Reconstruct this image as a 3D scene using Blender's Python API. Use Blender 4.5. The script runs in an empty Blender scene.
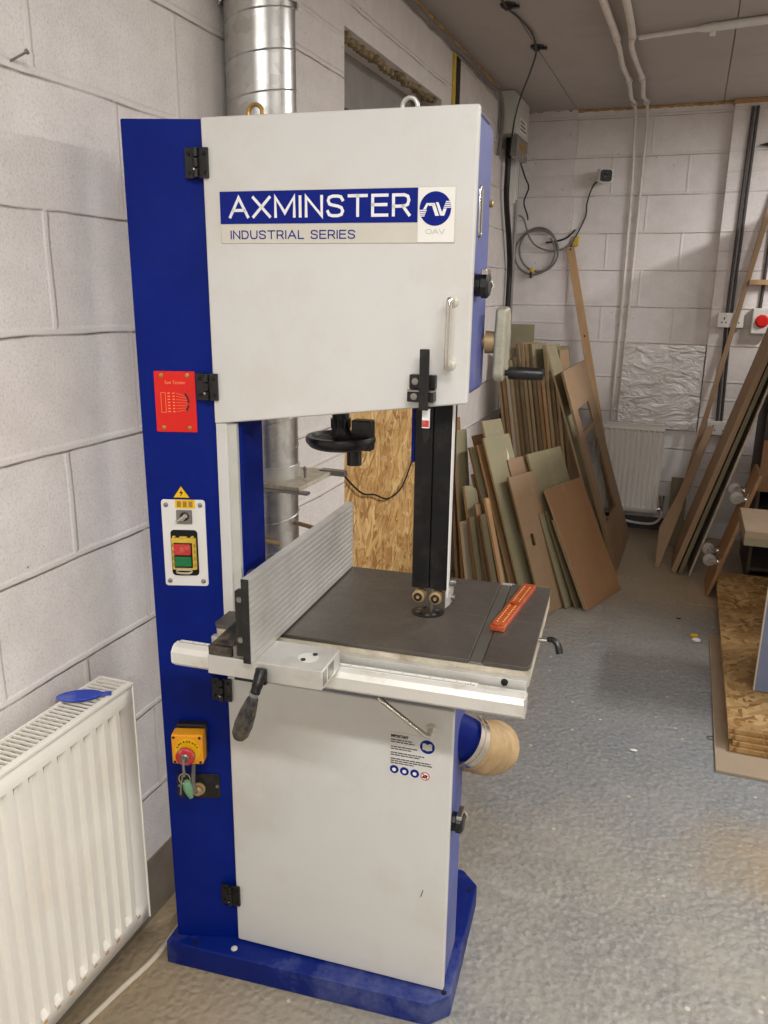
import bpy, bmesh, math, random
from mathutils import Vector, Matrix
random.seed(7)
SC = bpy.context.scene
COL = SC.collection
PI = math.pi

# ---------------------------------------------------------------- camera, light, exposure
CAM_POS = Vector((0.0, 0.0, 1.56))
PITCH, ROLL, YAW, FPX = 0.2686, 0.01351, 0.3486, 812.0
fh = Vector((-math.sin(YAW), math.cos(YAW), 0)); rh = Vector((math.cos(YAW), math.sin(YAW), 0)); up = Vector((0, 0, 1))
fw = fh*math.cos(PITCH) - up*math.sin(PITCH); u0 = fh*math.sin(PITCH) + up*math.cos(PITCH)
rr = rh*math.cos(ROLL) + u0*math.sin(ROLL); uu = u0*math.cos(ROLL) - rh*math.sin(ROLL)
cd = bpy.data.cameras.new('camera'); cam = bpy.data.objects.new('camera', cd); COL.objects.link(cam)
cd.sensor_fit = 'HORIZONTAL'; cd.sensor_width = 36.0; cd.lens = 36.0*FPX/768.0
cd.clip_start = 0.05; cd.clip_end = 60
m = Matrix((rr, uu, -fw)).transposed().to_4x4(); m.translation = CAM_POS
cam.matrix_world = m
SC.camera = cam

w = bpy.data.worlds.new('world'); SC.world = w; w.use_nodes = True
w.node_tree.nodes['Background'].inputs[0].default_value = (0.9, 0.93, 1.0, 1)
w.node_tree.nodes['Background'].inputs[1].default_value = 0.25
def area(name, loc, sx, sy, power, col=(1, 0.95, 0.88), rot=(0, 0, 0)):
    l = bpy.data.lights.new(name, 'AREA'); l.shape = 'RECTANGLE'; l.size = sx; l.size_y = sy
    l.energy = power; l.color = col
    o = bpy.data.objects.new(name, l); o.location = loc; o.rotation_euler = rot; COL.objects.link(o); return o
area('tube_light_near', (0.35, -0.10, 2.58), 1.5, 0.12, 52, (1, 0.98, 0.965))
area('tube_light_side', (1.7, 1.2, 2.58), 0.12, 1.5, 24, (1, 0.98, 0.965))
area('tube_light_far', (1.5, 3.9, 2.56), 0.12, 1.5, 98, (1, 0.975, 0.96))
area('ceiling_fill_far', (1.5, 3.9, 2.50), 0.12, 1.5, 7, (1, 0.96, 0.94), (math.pi, 0, 0))  # up-facing partner of the far tube, added to brighten the ceiling
area('tube_light_behind', (0.8, -2.0, 2.58), 1.5, 0.12, 26, (1, 0.98, 0.965))
area('ceiling_fill_near', (0.9, 1.6, 2.48), 0.12, 1.2, 5, (1, 0.96, 0.94), (math.pi, 0, 0))  # unseen up-facing lamp added to brighten the ceiling
SC.view_settings.view_transform = 'Standard'; SC.view_settings.look = 'None'
SC.view_settings.exposure = 0.02; SC.view_settings.gamma = 1.0; SC.view_settings.use_curve_mapping = False

# ---------------------------------------------------------------- materials
def lin(c):
    return tuple(((x/255)/12.92 if x/255 <= 0.04045 else ((x/255+0.055)/1.055)**2.4) for x in c)
class NT:
    def __init__(s, name):
        s.m = bpy.data.materials.new(name); s.m.use_nodes = True
        s.n = s.m.node_tree.nodes; s.l = s.m.node_tree.links
        s.b = s.n['Principled BSDF']
    def node(s, t, **k):
        n = s.n.new(t)
        for a, v in k.items():
            setattr(n, a, v)
        return n
    def link(s, a, b): s.l.new(a, b)
    def coords(s, kind='Object', scale=None, rot=None):
        t = s.node('ShaderNodeTexCoord'); o = t.outputs[kind]
        if scale or rot:
            mp = s.node('ShaderNodeMapping'); s.link(o, mp.inputs[0])
            if scale: mp.inputs['Scale'].default_value = scale
            if rot: mp.inputs['Rotation'].default_value = rot
            o = mp.outputs[0]
        return o
    def math(s, op, a, b=None, c=None):
        n = s.node('ShaderNodeMath', operation=op)
        for i, x in enumerate((a, b, c)):
            if x is None: continue
            if isinstance(x, (int, float)): n.inputs[i].default_value = x
            else: s.link(x, n.inputs[i])
        return n.outputs[0]
    def noise(s, co, scale, detail=3, rough=0.5, dist=0.0):
        n = s.node('ShaderNodeTexNoise'); s.link(co, n.inputs['Vector'])
        n.inputs['Scale'].default_value = scale; n.inputs['Detail'].default_value = detail
        n.inputs['Roughness'].default_value = rough; n.inputs['Distortion'].default_value = dist
        return n.outputs[0]
    def ramp(s, f, stops):
        r = s.node('ShaderNodeValToRGB'); s.link(f, r.inputs[0]); e = r.color_ramp.elements
        while len(e) < len(stops): e.new(0.5)
        for i, (p, c) in enumerate(stops):
            e[i].position = p
            e[i].color = (c[0], c[1], c[2], 1) if not isinstance(c, (int, float)) else (c, c, c, 1)
        return r.outputs[0]
    def mix(s, f, a, b, mode='MIX'):
        n = s.node('ShaderNodeMix', data_type='RGBA', blend_type=mode)
        for k, x in ((0, f), (6, a), (7, b)):
            if isinstance(x, (int, float)): n.inputs[k].default_value = x
            elif isinstance(x, tuple): n.inputs[k].default_value = (*x[:3], 1)
            else: s.link(x, n.inputs[k])
        return n.outputs[2]
    def bump(s, h, strength=0.3, dist=0.01, prev=None):
        n = s.node('ShaderNodeBump'); s.link(h, n.inputs['Height'])
        n.inputs['Strength'].default_value = strength; n.inputs['Distance'].default_value = dist
        if prev: s.link(prev, n.inputs['Normal'])
        return n.outputs[0]
    def out(s, col=None, rough=None, normal=None, metal=None):
        for k, x in (('Base Color', col), ('Roughness', rough), ('Normal', normal), ('Metallic', metal)):
            if x is None: continue
            if isinstance(x, (int, float)): s.b.inputs[k].default_value = x
            elif isinstance(x, tuple): s.b.inputs[k].default_value = (*x[:3], 1)
            else: s.link(x, s.b.inputs[k])
        return s.m

def paint(name, rgb, rough=0.45, metal=0.0, var=0.08, scale=8, bump=0.0, bscale=400, dirt=None, dirt_amt=0.0, dirt_scale=5):
    t = NT(name); c = lin(rgb); co = t.coords()
    n = t.noise(co, scale, 5, 0.6)
    col = t.ramp(n, [(0.3, tuple(x*(1-var) for x in c)), (0.7, tuple(min(1, x*(1+var)) for x in c))])
    if dirt:
        dn = t.noise(co, dirt_scale, 8, 0.7)
        f = t.ramp(dn, [(0.5, 0.0), (0.72, dirt_amt)])
        col = t.mix(f, col, lin(dirt))
    r = t.math('ADD', t.math('MULTIPLY', t.noise(co, scale*3, 3), 0.15), rough-0.07)
    nm = None
    if bump: nm = t.bump(t.noise(co, bscale, 2), bump, 0.002)
    return t.out(col, r, nm, metal)

M = {}
M['saw_grey'] = paint('saw_grey_paint', (214, 213, 208), 0.38, var=0.03, scale=3, bump=0.08, bscale=500, dirt=(190, 165, 130), dirt_amt=0.25, dirt_scale=3.5)
M['saw_blue'] = paint('saw_blue_paint', (0, 27, 116), 0.42, var=0.12, bump=0.12, bscale=350, dirt=(50, 66, 135), dirt_amt=0.10, dirt_scale=7)
M['saw_blue'].node_tree.nodes['Principled BSDF'].inputs['Specular IOR Level'].default_value = 0.16
M['saw_blue_base'] = paint('dusty_base_paint', (4, 30, 112), 0.5, var=0.15, bump=0.12, bscale=350, dirt=(104, 112, 150), dirt_amt=0.75, dirt_scale=5)
M['saw_blue_base'].node_tree.nodes['Principled BSDF'].inputs['Specular IOR Level'].default_value = 0.25
M['saw_blue_dusty_lit'] = paint('dusty_sidelit_blue', (88, 98, 160), 0.5, var=0.12, bump=0.1, bscale=350, dirt=(130, 130, 155), dirt_amt=0.7, dirt_scale=6)  # blue lightened for side light on the wheel boxes, with dust patches
M['door_edge'] = paint('door_edge_paint', (236, 234, 228), 0.4, var=0.02)
M['black'] = paint('black_plastic', (16, 16, 17), 0.35, var=0.3, dirt=(90, 85, 75), dirt_amt=0.25, dirt_scale=30)
M['black_dusty'] = paint('dusty_black_plastic', (24, 24, 25), 0.5, var=0.3, dirt=(140, 125, 100), dirt_amt=0.8, dirt_scale=14)
M['black_post'] = paint('blackened_steel', (15, 15, 17), 0.4, metal=0.3, var=0.3, dirt=(80, 78, 72), dirt_amt=0.25, dirt_scale=20)
M['hole'] = paint('dark_hole', (6, 6, 7), 0.8)
M['chrome'] = paint('chromed_steel', (215, 210, 200), 0.22, metal=1.0, var=0.05)
M['steel'] = paint('dull_steel', (150, 148, 142), 0.4, metal=0.9, var=0.12)
M['alu'] = paint('milled_aluminium', (214, 213, 208), 0.40, metal=0.6, var=0.06, scale=12, dirt=(160, 140, 110), dirt_amt=0.35, dirt_scale=9)
M['alu_white'] = paint('anodised_rail', (226, 224, 216), 0.42, metal=0.35, var=0.05, dirt=(170, 150, 115), dirt_amt=0.5, dirt_scale=12)
M['cast'] = paint('cast_iron_edge', (200, 192, 172), 0.6, metal=0.2, var=0.2, scale=30, bump=0.5, bscale=60, dirt=(140, 105, 70), dirt_amt=0.8, dirt_scale=18)
M['white_plastic'] = paint('white_plastic', (228, 226, 220), 0.4, var=0.03)
M['grey_plastic'] = paint('grey_plastic', (200, 200, 190), 0.45, var=0.05, dirt=(140, 130, 112), dirt_amt=0.2)
M['pipe'] = paint('white_painted_pipe', (222, 214, 206), 0.4, var=0.05, dirt=(150, 135, 115), dirt_amt=0.3, dirt_scale=15)
M['conduit'] = paint('galvanised_conduit', (150, 146, 142), 0.45, metal=0.5, var=0.1)
M['conduit_dark'] = paint('dark_conduit', (74, 70, 70), 0.5, metal=0.3, var=0.2)
M['red'] = paint('red_enamel', (222, 26, 14), 0.35, var=0.05)
M['red_btn'] = paint('dusty_red_plastic', (196, 48, 44), 0.5, var=0.15, dirt=(200, 170, 160), dirt_amt=0.5, dirt_scale=60)
M['green_btn'] = paint('green_plastic', (16, 112, 62), 0.45, var=0.15, scale=60)
M['yellow'] = paint('yellow_plastic', (242, 192, 20), 0.4, var=0.08)
M['yellow_dusty'] = paint('dusty_yellow_plastic', (214, 180, 62), 0.5, var=0.15, scale=50)
M['estop'] = paint('amber_plastic', (240, 160, 8), 0.4, var=0.06, dirt=(190, 150, 90), dirt_amt=0.3, dirt_scale=20)
M['navy'] = paint('navy_print', (4, 28, 126), 0.4, var=0.03)
M['navy'].node_tree.nodes['Principled BSDF'].inputs['Specular IOR Level'].default_value = 0.2
M['white_print'] = paint('white_print', (240, 240, 240), 0.4, var=0.01)
M['plate_grey'] = paint('silver_plate', (214, 209, 196), 0.32, metal=0.15, var=0.04)
M['plate_white'] = paint('white_plate', (240, 238, 230), 0.3, var=0.02)
M['ink'] = paint('black_print', (28, 28, 32), 0.5)
M['grey_ink'] = paint('grey_print', (196, 196, 192), 0.5)
M['orange_ink'] = paint('orange_print', (255, 150, 90), 0.4)
M['brass'] = paint('brass', (190, 150, 80), 0.4, metal=0.8, var=0.15)
M['tan'] = paint('tan_bearing', (168, 142, 100), 0.5, metal=0.3, var=0.2)
M['orange'] = paint('orange_acrylic', (168, 68, 26), 0.35, var=0.15, dirt=(214, 130, 90), dirt_amt=0.4, dirt_scale=30)
M['orange_dot'] = paint('pale_marking', (252, 214, 120), 0.4)
M['crank_grey'] = paint('cast_aluminium', (172, 168, 148), 0.55, metal=0.4, var=0.15, scale=20, bump=0.3, bscale=120, dirt=(120, 122, 108), dirt_amt=0.6, dirt_scale=15)
M['hose'] = paint('flexible_hose', (192, 164, 120), 0.6, var=0.2, scale=14, dirt=(140, 108, 66), dirt_amt=0.5, dirt_scale=9)
M['cable_grey'] = paint('grey_cable', (120, 114, 110), 0.5)
M['cable_white'] = paint('white_cable', (214, 202, 180), 0.5, var=0.08)
M['cable_black'] = paint('black_cable', (20, 20, 22), 0.45)
M['rad'] = paint('cream_enamel', (240, 236, 225), 0.32, var=0.02, scale=4, dirt=(190, 150, 100), dirt_amt=0.12, dirt_scale=5)
M['rad_far'] = paint('white_enamel', (232, 228, 220), 0.35, var=0.03, scale=4)
M['rust'] = paint('rust_stain', (196, 158, 108), 0.6, var=0.3, scale=50)
M['blue_plastic'] = paint('blue_plastic', (20, 60, 180), 0.35, var=0.15, dirt=(150, 160, 190), dirt_amt=0.6, dirt_scale=16)
M['silver_foil_knob'] = M['chrome']
M['castor'] = paint('grey_rubber_wheel', (170, 166, 160), 0.45, var=0.1)
M['cabinet_blue'] = paint('blue_grey_panel', (112, 122, 146), 0.5, var=0.05)
M['dark_wood'] = paint('dark_stained_board', (70, 58, 48), 0.6, var=0.3)
M['foam_amber'] = paint('amber_foam', (176, 140, 88), 0.8, var=0.4, scale=30, bump=1.0, bscale=60)
M['cardboard'] = paint('hardboard_sheet', (168, 150, 128), 0.7, var=0.08, scale=5)
M['clear'] = paint('smoky_cover', (120, 116, 110), 0.25, var=0.1)
M['grey_beam'] = paint('grey_beam', (150, 146, 140), 0.7, var=0.1, scale=10, bump=0.3, bscale=50)
M['plinth'] = paint('brown_grey_plinth', (128, 118, 104), 0.7, var=0.15, scale=12, bump=0.3, bscale=80)  # brown-grey, darker than the blocks above
M['bench_top'] = paint('shaded_bench_top', (134, 114, 92), 0.6, var=0.1)  # darkened colour stands in for the shade over the worktop
M['stone'] = paint('rough_mortar', (140, 122, 92), 0.9, var=0.5, scale=40, bump=1.5, bscale=70)

def wood(name, rgb, vari=0.15, dark=(90, 70, 50), grain=(6, 6, 1.2)):
    t = NT(name); co = t.coords(scale=grain)
    oi = t.node('ShaderNodeObjectInfo')
    c = lin(rgb)
    n = t.noise(co, 5, 6, 0.65, 0.4)
    col = t.ramp(n, [(0.3, tuple(x*(1-vari) for x in c)), (0.7, tuple(min(1, x*(1+vari)) for x in c))])
    f = t.math('MULTIPLY', oi.outputs['Random'], 0.25)
    col = t.mix(f, col, lin(dark))
    sp = t.noise(t.coords(), 3.5, 8, 0.75)
    col = t.mix(t.ramp(sp, [(0.55, 0.0), (0.75, 0.35)]), col, lin((205, 190, 165)))
    return t.out(col, 0.65, t.bump(n, 0.15, 0.002))
M['mdf_brown'] = wood('brown_mdf', (150, 112, 76), 0.08, (100, 74, 50), (1, 1, 1))
M['mdf_tan'] = wood('tan_mdf', (158, 130, 100), 0.08, (120, 96, 70), (1, 1, 1))
M['mdf_green'] = wood('green_mdf', (146, 138, 108), 0.1, (112, 108, 80), (1, 1, 1))
M['mdf_green_dark'] = wood('dark_green_mdf', (116, 108, 82), 0.1, (84, 80, 58), (1, 1, 1))
M['timber'] = wood('pale_timber', (196, 158, 116), 0.14)
M['timber_orange'] = wood('orange_timber', (176, 136, 94), 0.14)
M['mdf_pale'] = wood('pale_faced_board', (196, 184, 164), 0.06, (160, 150, 130), (1, 1, 1))

def osb(name, tint=1.0, axis=0):
    """flakes laid in three directions in the plane square to the axis"""
    t = NT(name); co = t.coords()
    nz = t.node('ShaderNodeTexNoise'); t.link(co, nz.inputs['Vector']); nz.inputs['Scale'].default_value = 14
    mx = t.node('ShaderNodeMix', data_type='VECTOR'); mx.inputs[0].default_value = 0.035
    t.link(co, mx.inputs[4]); t.link(nz.outputs['Color'], mx.inputs[5])
    k = lambda r, g, b: tuple(x*tint for x in lin((r, g, b)))
    layers = []
    for ang, off in ((0.25, 0.0), (1.35, 3.3), (-0.75, 7.1)):
        m1 = t.node('ShaderNodeMapping'); t.link(mx.outputs[1], m1.inputs[0]); rot = [0, 0, 0]; rot[axis] = ang; m1.inputs['Rotation'].default_value = rot; m1.inputs['Location'].default_value = (off, off, off)
        m2 = t.node('ShaderNodeMapping'); t.link(m1.outputs[0], m2.inputs[0]); sc = [1, 1, 1]; sc[2 if axis == 0 else 1] = 3.6; sc[axis] = 0.5; m2.inputs['Scale'].default_value = sc
        v = t.node('ShaderNodeTexVoronoi'); v.inputs['Scale'].default_value = 15; t.link(m2.outputs[0], v.inputs['Vector'])
        c = t.node('ShaderNodeSeparateColor'); t.link(v.outputs['Color'], c.inputs[0])
        layers.append((c.outputs[0], c.outputs[1], t.ramp(c.outputs[2], [(0.0, k(150, 108, 58)), (0.3, k(190, 148, 90)), (0.7, k(210, 172, 112)), (1.0, k(228, 196, 138))])))
    col = t.mix(t.math('GREATER_THAN', layers[1][0], 0.5), layers[0][2], layers[1][2])
    col = t.mix(t.math('GREATER_THAN', layers[2][0], 0.62), col, layers[2][2])
    g = t.noise(co, 5, 4)
    col = t.mix(t.ramp(g, [(0.40, 0.35), (0.56, 0.0)]), col, k(160, 116, 66))
    return t.out(col, 0.6, t.bump(layers[0][0], 0.25, 0.003))
M['osb'] = osb('oriented_strand_board', 1.05)
M['osb_flat'] = osb('floor_strand_board', 0.74, 2)

def blockwork(name, axis, z0, y0, pier=False, rgb=(234, 228, 223), speck=0.7):
    """painted concrete blocks; axis 0 or 1 is the horizontal axis of the wall"""
    t = NT(name)
    g = t.node('ShaderNodeNewGeometry'); sp = t.node('ShaderNodeSeparateXYZ')
    wob = t.node('ShaderNodeTexNoise'); t.link(g.outputs['Position'], wob.inputs['Vector']); wob.inputs['Scale'].default_value = 5; wob.inputs['Detail'].default_value = 4
    mx = t.node('ShaderNodeMix', data_type='VECTOR'); mx.inputs[0].default_value = 0.012
    t.link(g.outputs['Position'], mx.inputs[4])
    ad = t.node('ShaderNodeVectorMath', operation='ADD'); t.link(g.outputs['Position'], ad.inputs[0])
    sc = t.node('ShaderNodeVectorMath', operation='SCALE'); t.link(wob.outputs['Color'], sc.inputs[0]); sc.inputs['Scale'].default_value = 0.012
    t.link(sc.outputs[0], ad.inputs[1]); t.link(ad.outputs[0], sp.inputs[0])
    z = t.math('SUBTRACT', sp.outputs[2], z0+0.006); h = sp.outputs[axis]
    rowf = t.math('DIVIDE', z, 0.225)
    fr = t.math('SUBTRACT', t.math('FRACT', t.math('ADD', rowf, 0.5)), 0.5)   # signed distance in rows
    dz = t.math('MULTIPLY', fr, 0.225)
    d = t.math('ABSOLUTE', dz)
    par = t.math('MODULO', t.math('ADD', t.math('FLOOR', rowf), 40.0), 2.0)
    yy = t.math('ADD', t.math('DIVIDE', t.math('SUBTRACT', h, y0+0.006), 0.45), t.math('MULTIPLY', par, 0.5))
    dy = t.math('MULTIPLY', t.math('ABSOLUTE', t.math('SUBTRACT', t.math('FRACT', t.math('ADD', yy, 0.5)), 0.5)), 0.45)
    if not pier:
        d = t.math('MINIMUM', d, dy)
    else:
        f2 = t.math('MULTIPLY', t.math('ABSOLUTE', t.math('SUBTRACT', t.math('FRACT', t.math('ADD', t.math('DIVIDE', t.math('SUBTRACT', z, 0.1125), 0.45), 0.5)), 0.5)), 0.45)
        d = t.math('MINIMUM', d, f2)
    joint = t.node('ShaderNodeMapRange', interpolation_type='SMOOTHSTEP'); t.link(d, joint.inputs[0])
    joint.inputs[1].default_value = 0.003; joint.inputs[2].default_value = 0.010; joint.inputs[3].default_value = 1; joint.inputs[4].default_value = 0
    # dark line just under the bed joint, broken up by noise
    und = t.node('ShaderNodeMapRange', interpolation_type='SMOOTHSTEP')
    t.link(t.math('ABSOLUTE', t.math('ADD', dz, 0.0085)), und.inputs[0])
    und.inputs[1].default_value = 0.0005; und.inputs[2].default_value = 0.0028; und.inputs[3].default_value = 1; und.inputs[4].default_value = 0
    br = t.noise(g.outputs['Position'], 6, 4, 0.6)
    undf = t.math('MULTIPLY', und.outputs[0], t.ramp(br, [(0.35, 0.0), (0.6, 0.75)]))
    fine = t.noise(g.outputs['Position'], 190, 3, 0.7)
    mid = t.noise(g.outputs['Position'], 14, 5, 0.6)
    big = t.noise(g.outputs['Position'], 1.6, 3, 0.6)
    c = lin(rgb)
    col = t.ramp(mid, [(0.3, tuple(x*0.93 for x in c)), (0.7, tuple(min(1, x*1.04) for x in c))])
    col = t.mix(t.ramp(fine, [(0.34, 0.30), (0.5, 0.0)]), col, lin((165, 155, 148)))
    col = t.mix(t.ramp(big, [(0.45, 0.0), (0.75, 0.3)]), col, lin((190, 176, 160)))
    vo = t.node('ShaderNodeTexVoronoi'); vo.inputs['Scale'].default_value = 17; t.link(ad.outputs[0], vo.inputs['Vector'])
    pit = t.math('LESS_THAN', vo.outputs['Distance'], 0.06)
    pit = t.math('MULTIPLY', pit, t.math('GREATER_THAN', t.noise(g.outputs['Position'], 3, 2), 0.55))
    col = t.mix(t.math('MULTIPLY', pit, speck), col, lin((90, 74, 62)))
    col = t.mix(t.math('MULTIPLY', joint.outputs[0], 0.45), col, lin((228, 221, 214)))
    col = t.mix(undf, col, lin((140, 116, 92)))
    nm = t.bump(fine, 0.45, 0.004)
    hh = t.math('SUBTRACT', t.math('MULTIPLY', joint.outputs[0], 0.6), undf)
    nm = t.bump(hh, 0.8, 0.006, nm)
    return t.out(col, 0.55, nm)
M['wall_near'] = blockwork('painted_blocks_near', 1, 1.697, 1.500)
M['wall_pier'] = blockwork('painted_blocks_pier', 1, 2.224, 1.9, True)
M['wall_back'] = blockwork('painted_blocks_back', 0, 1.697, -0.10, rgb=(240, 236, 234))
M['wall_back_pier'] = blockwork('painted_blocks_back_pier', 0, 1.697, 0.1, True, rgb=(236, 230, 228))

# floor: worn blue-grey floor paint with ripples and sawdust
t = NT('worn_floor_paint'); g = t.node('ShaderNodeNewGeometry'); P = g.outputs['Position']
mp = t.node('ShaderNodeMapping'); t.link(P, mp.inputs[0]); mp.inputs['Rotation'].default_value = (0, 0, 0.35); mp.inputs['Scale'].default_value = (1.0, 4.0, 1)
n1 = t.noise(P, 3.2, 8, 0.72); n2 = t.noise(P, 60, 6, 0.7); n3 = t.noise(mp.outputs[0], 5, 6, 0.6, 0.6); n4 = t.noise(P, 1.1, 4, 0.6)
pv = t.node('ShaderNodeVectorMath', operation='MULTIPLY_ADD'); nd = t.node('ShaderNodeTexNoise'); t.link(P, nd.inputs['Vector']); nd.inputs['Scale'].default_value = 30
t.link(nd.outputs['Color'], pv.inputs[0]); pv.inputs[1].default_value = (0.022, 0.022, 0.0); t.link(P, pv.inputs[2])
vf = t.node('ShaderNodeTexVoronoi', feature='SMOOTH_F1'); vf.inputs['Scale'].default_value = 52; vf.inputs['Smoothness'].default_value = 0.5; t.link(pv.outputs[0], vf.inputs['Vector'])
n5 = t.math('MULTIPLY', t.math('SUBTRACT', 1.0, vf.outputs['Distance']), t.math('ADD', t.noise(P, 7, 3), 0.25))
col = t.ramp(n2, [(0.33, lin((126, 125, 121))), (0.52, lin((146, 145, 140))), (0.72, lin((168, 166, 158)))])
col = t.mix(t.ramp(n1, [(0.40, 0.0), (0.66, 0.8)]), col, lin((166, 160, 148)))
col = t.mix(t.ramp(n3, [(0.55, 0.0), (0.66, 0.22)]), col, lin((196, 194, 188)))
spx = t.node('ShaderNodeSeparateXYZ'); t.link(P, spx.inputs[0])
# walked-on blue-grey lane across the middle of the floor
bl = t.node('ShaderNodeMapRange', interpolation_type='SMOOTHSTEP'); t.link(t.math('ABSOLUTE', t.math('SUBTRACT', t.math('ADD', spx.outputs[1], t.math('MULTIPLY', n4, 1.0)), 3.45)), bl.inputs[0])
bl.inputs[1].default_value = 0.2; bl.inputs[2].default_value = 1.1; bl.inputs[3].default_value = 0.65; bl.inputs[4].default_value = 0.0
col = t.mix(bl.outputs[0], col, t.ramp(n2, [(0.33, lin((112, 119, 126))), (0.52, lin((132, 139, 146))), (0.72, lin((158, 162, 164)))]))
# sawdust gathered along the left wall and at the far end
wl = t.math('ADD', spx.outputs[0], t.math('MULTIPLY', n4, 1.1))
f1 = t.node('ShaderNodeMapRange'); t.link(wl, f1.inputs[0]); f1.inputs[1].default_value = -0.62; f1.inputs[2].default_value = 0.15; f1.inputs[3].default_value = 0.95; f1.inputs[4].default_value = 0
wy = t.math('ADD', spx.outputs[1], t.math('MULTIPLY', n4, 1.2))
f2 = t.node('ShaderNodeMapRange'); t.link(wy, f2.inputs[0]); f2.inputs[1].default_value = 4.5; f2.inputs[2].default_value = 5.1; f2.inputs[3].default_value = 0; f2.inputs[4].default_value = 0.8
px_ = t.math('SUBTRACT', spx.outputs[0], 0.62); py_ = t.math('MULTIPLY', t.math('SUBTRACT', spx.outputs[1], 2.22), 1.9)
rad = t.math('ADD', t.math('SQRT', t.math('ADD', t.math('MULTIPLY', px_, px_), t.math('MULTIPLY', py_, py_))), t.math('MULTIPLY', t.math('SUBTRACT', t.noise(P, 6, 5), 0.5), 0.35))
f3 = t.node('ShaderNodeMapRange'); t.link(rad, f3.inputs[0]); f3.inputs[1].default_value = 0.25; f3.inputs[2].default_value = 0.55; f3.inputs[3].default_value = 0.75; f3.inputs[4].default_value = 0
dust = t.math('MAXIMUM', t.math('MAXIMUM', f1.outputs[0], f2.outputs[0]), f3.outputs[0])
dust = t.math('MULTIPLY', dust, t.ramp(n2, [(0.2, 0.55), (0.6, 1.0)]))
col = t.mix(dust, col, lin((164, 144, 112)))
sv = t.node('ShaderNodeTexVoronoi'); sv.inputs['Scale'].default_value = 16; t.link(P, sv.inputs['Vector'])
spk = t.math('MULTIPLY', t.math('LESS_THAN', sv.outputs['Distance'], 0.10), t.math('GREATER_THAN', n1, 0.5))
col = t.mix(t.math('MULTIPLY', spk, 0.8), col, lin((205, 196, 176)))
nm = t.bump(n5, 0.5, 0.012); nm = t.bump(n2, 0.25, 0.005, nm)
M['floor'] = t.out(col, t.ramp(n1, [(0.35, 0.40), (0.7, 0.62)]), nm)

M['ceiling'] = paint('plasterboard', (178, 171, 166), 0.8, var=0.05, scale=2, dirt=(120, 100, 84), dirt_amt=0.3, dirt_scale=2)
# galvanised spiral duct
t = NT('galvanised_sheet'); co = t.coords(); v = t.node('ShaderNodeTexVoronoi'); v.inputs['Scale'].default_value = 45; t.link(co, v.inputs['Vector'])
s_ = t.node('ShaderNodeSeparateColor'); t.link(v.outputs['Color'], s_.inputs[0])
c_ = t.ramp(s_.outputs[0], [(0.0, lin((186, 186, 182))), (1.0, lin((208, 208, 204)))])
c_ = t.mix(t.ramp(t.noise(co, 7, 6, 0.7), [(0.5, 0.0), (0.8, 0.5)]), c_, lin((170, 150, 120)))
M['galv'] = t.out(c_, 0.32, None, 0.9)
# foil faced board
t = NT('crumpled_foil'); co = t.coords(scale=(1.6, 1.6, 3.0)); n = t.noise(co, 5, 6, 0.6, 1.0)
M['foil'] = t.out(lin((214, 211, 208)), 0.3, t.bump(n, 0.55, 0.02), 0.75)
# table top: dark ground cast iron
t = NT('ground_cast_iron'); co = t.coords(); n = t.noise(co, 6, 8, 0.7); n_f = t.noise(co, 120, 3)
c_ = t.ramp(n, [(0.3, lin((84, 79, 73))), (0.7, lin((110, 104, 96)))])
c_ = t.mix(t.ramp(t.noise(co, 26, 8, 0.8), [(0.62, 0.0), (0.8, 0.5)]), c_, lin((160, 148, 130)))
M['table'] = t.out(c_, t.ramp(n_f, [(0.3, 0.38), (0.7, 0.5)]), t.bump(n_f, 0.05, 0.001), 0.55)

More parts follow.
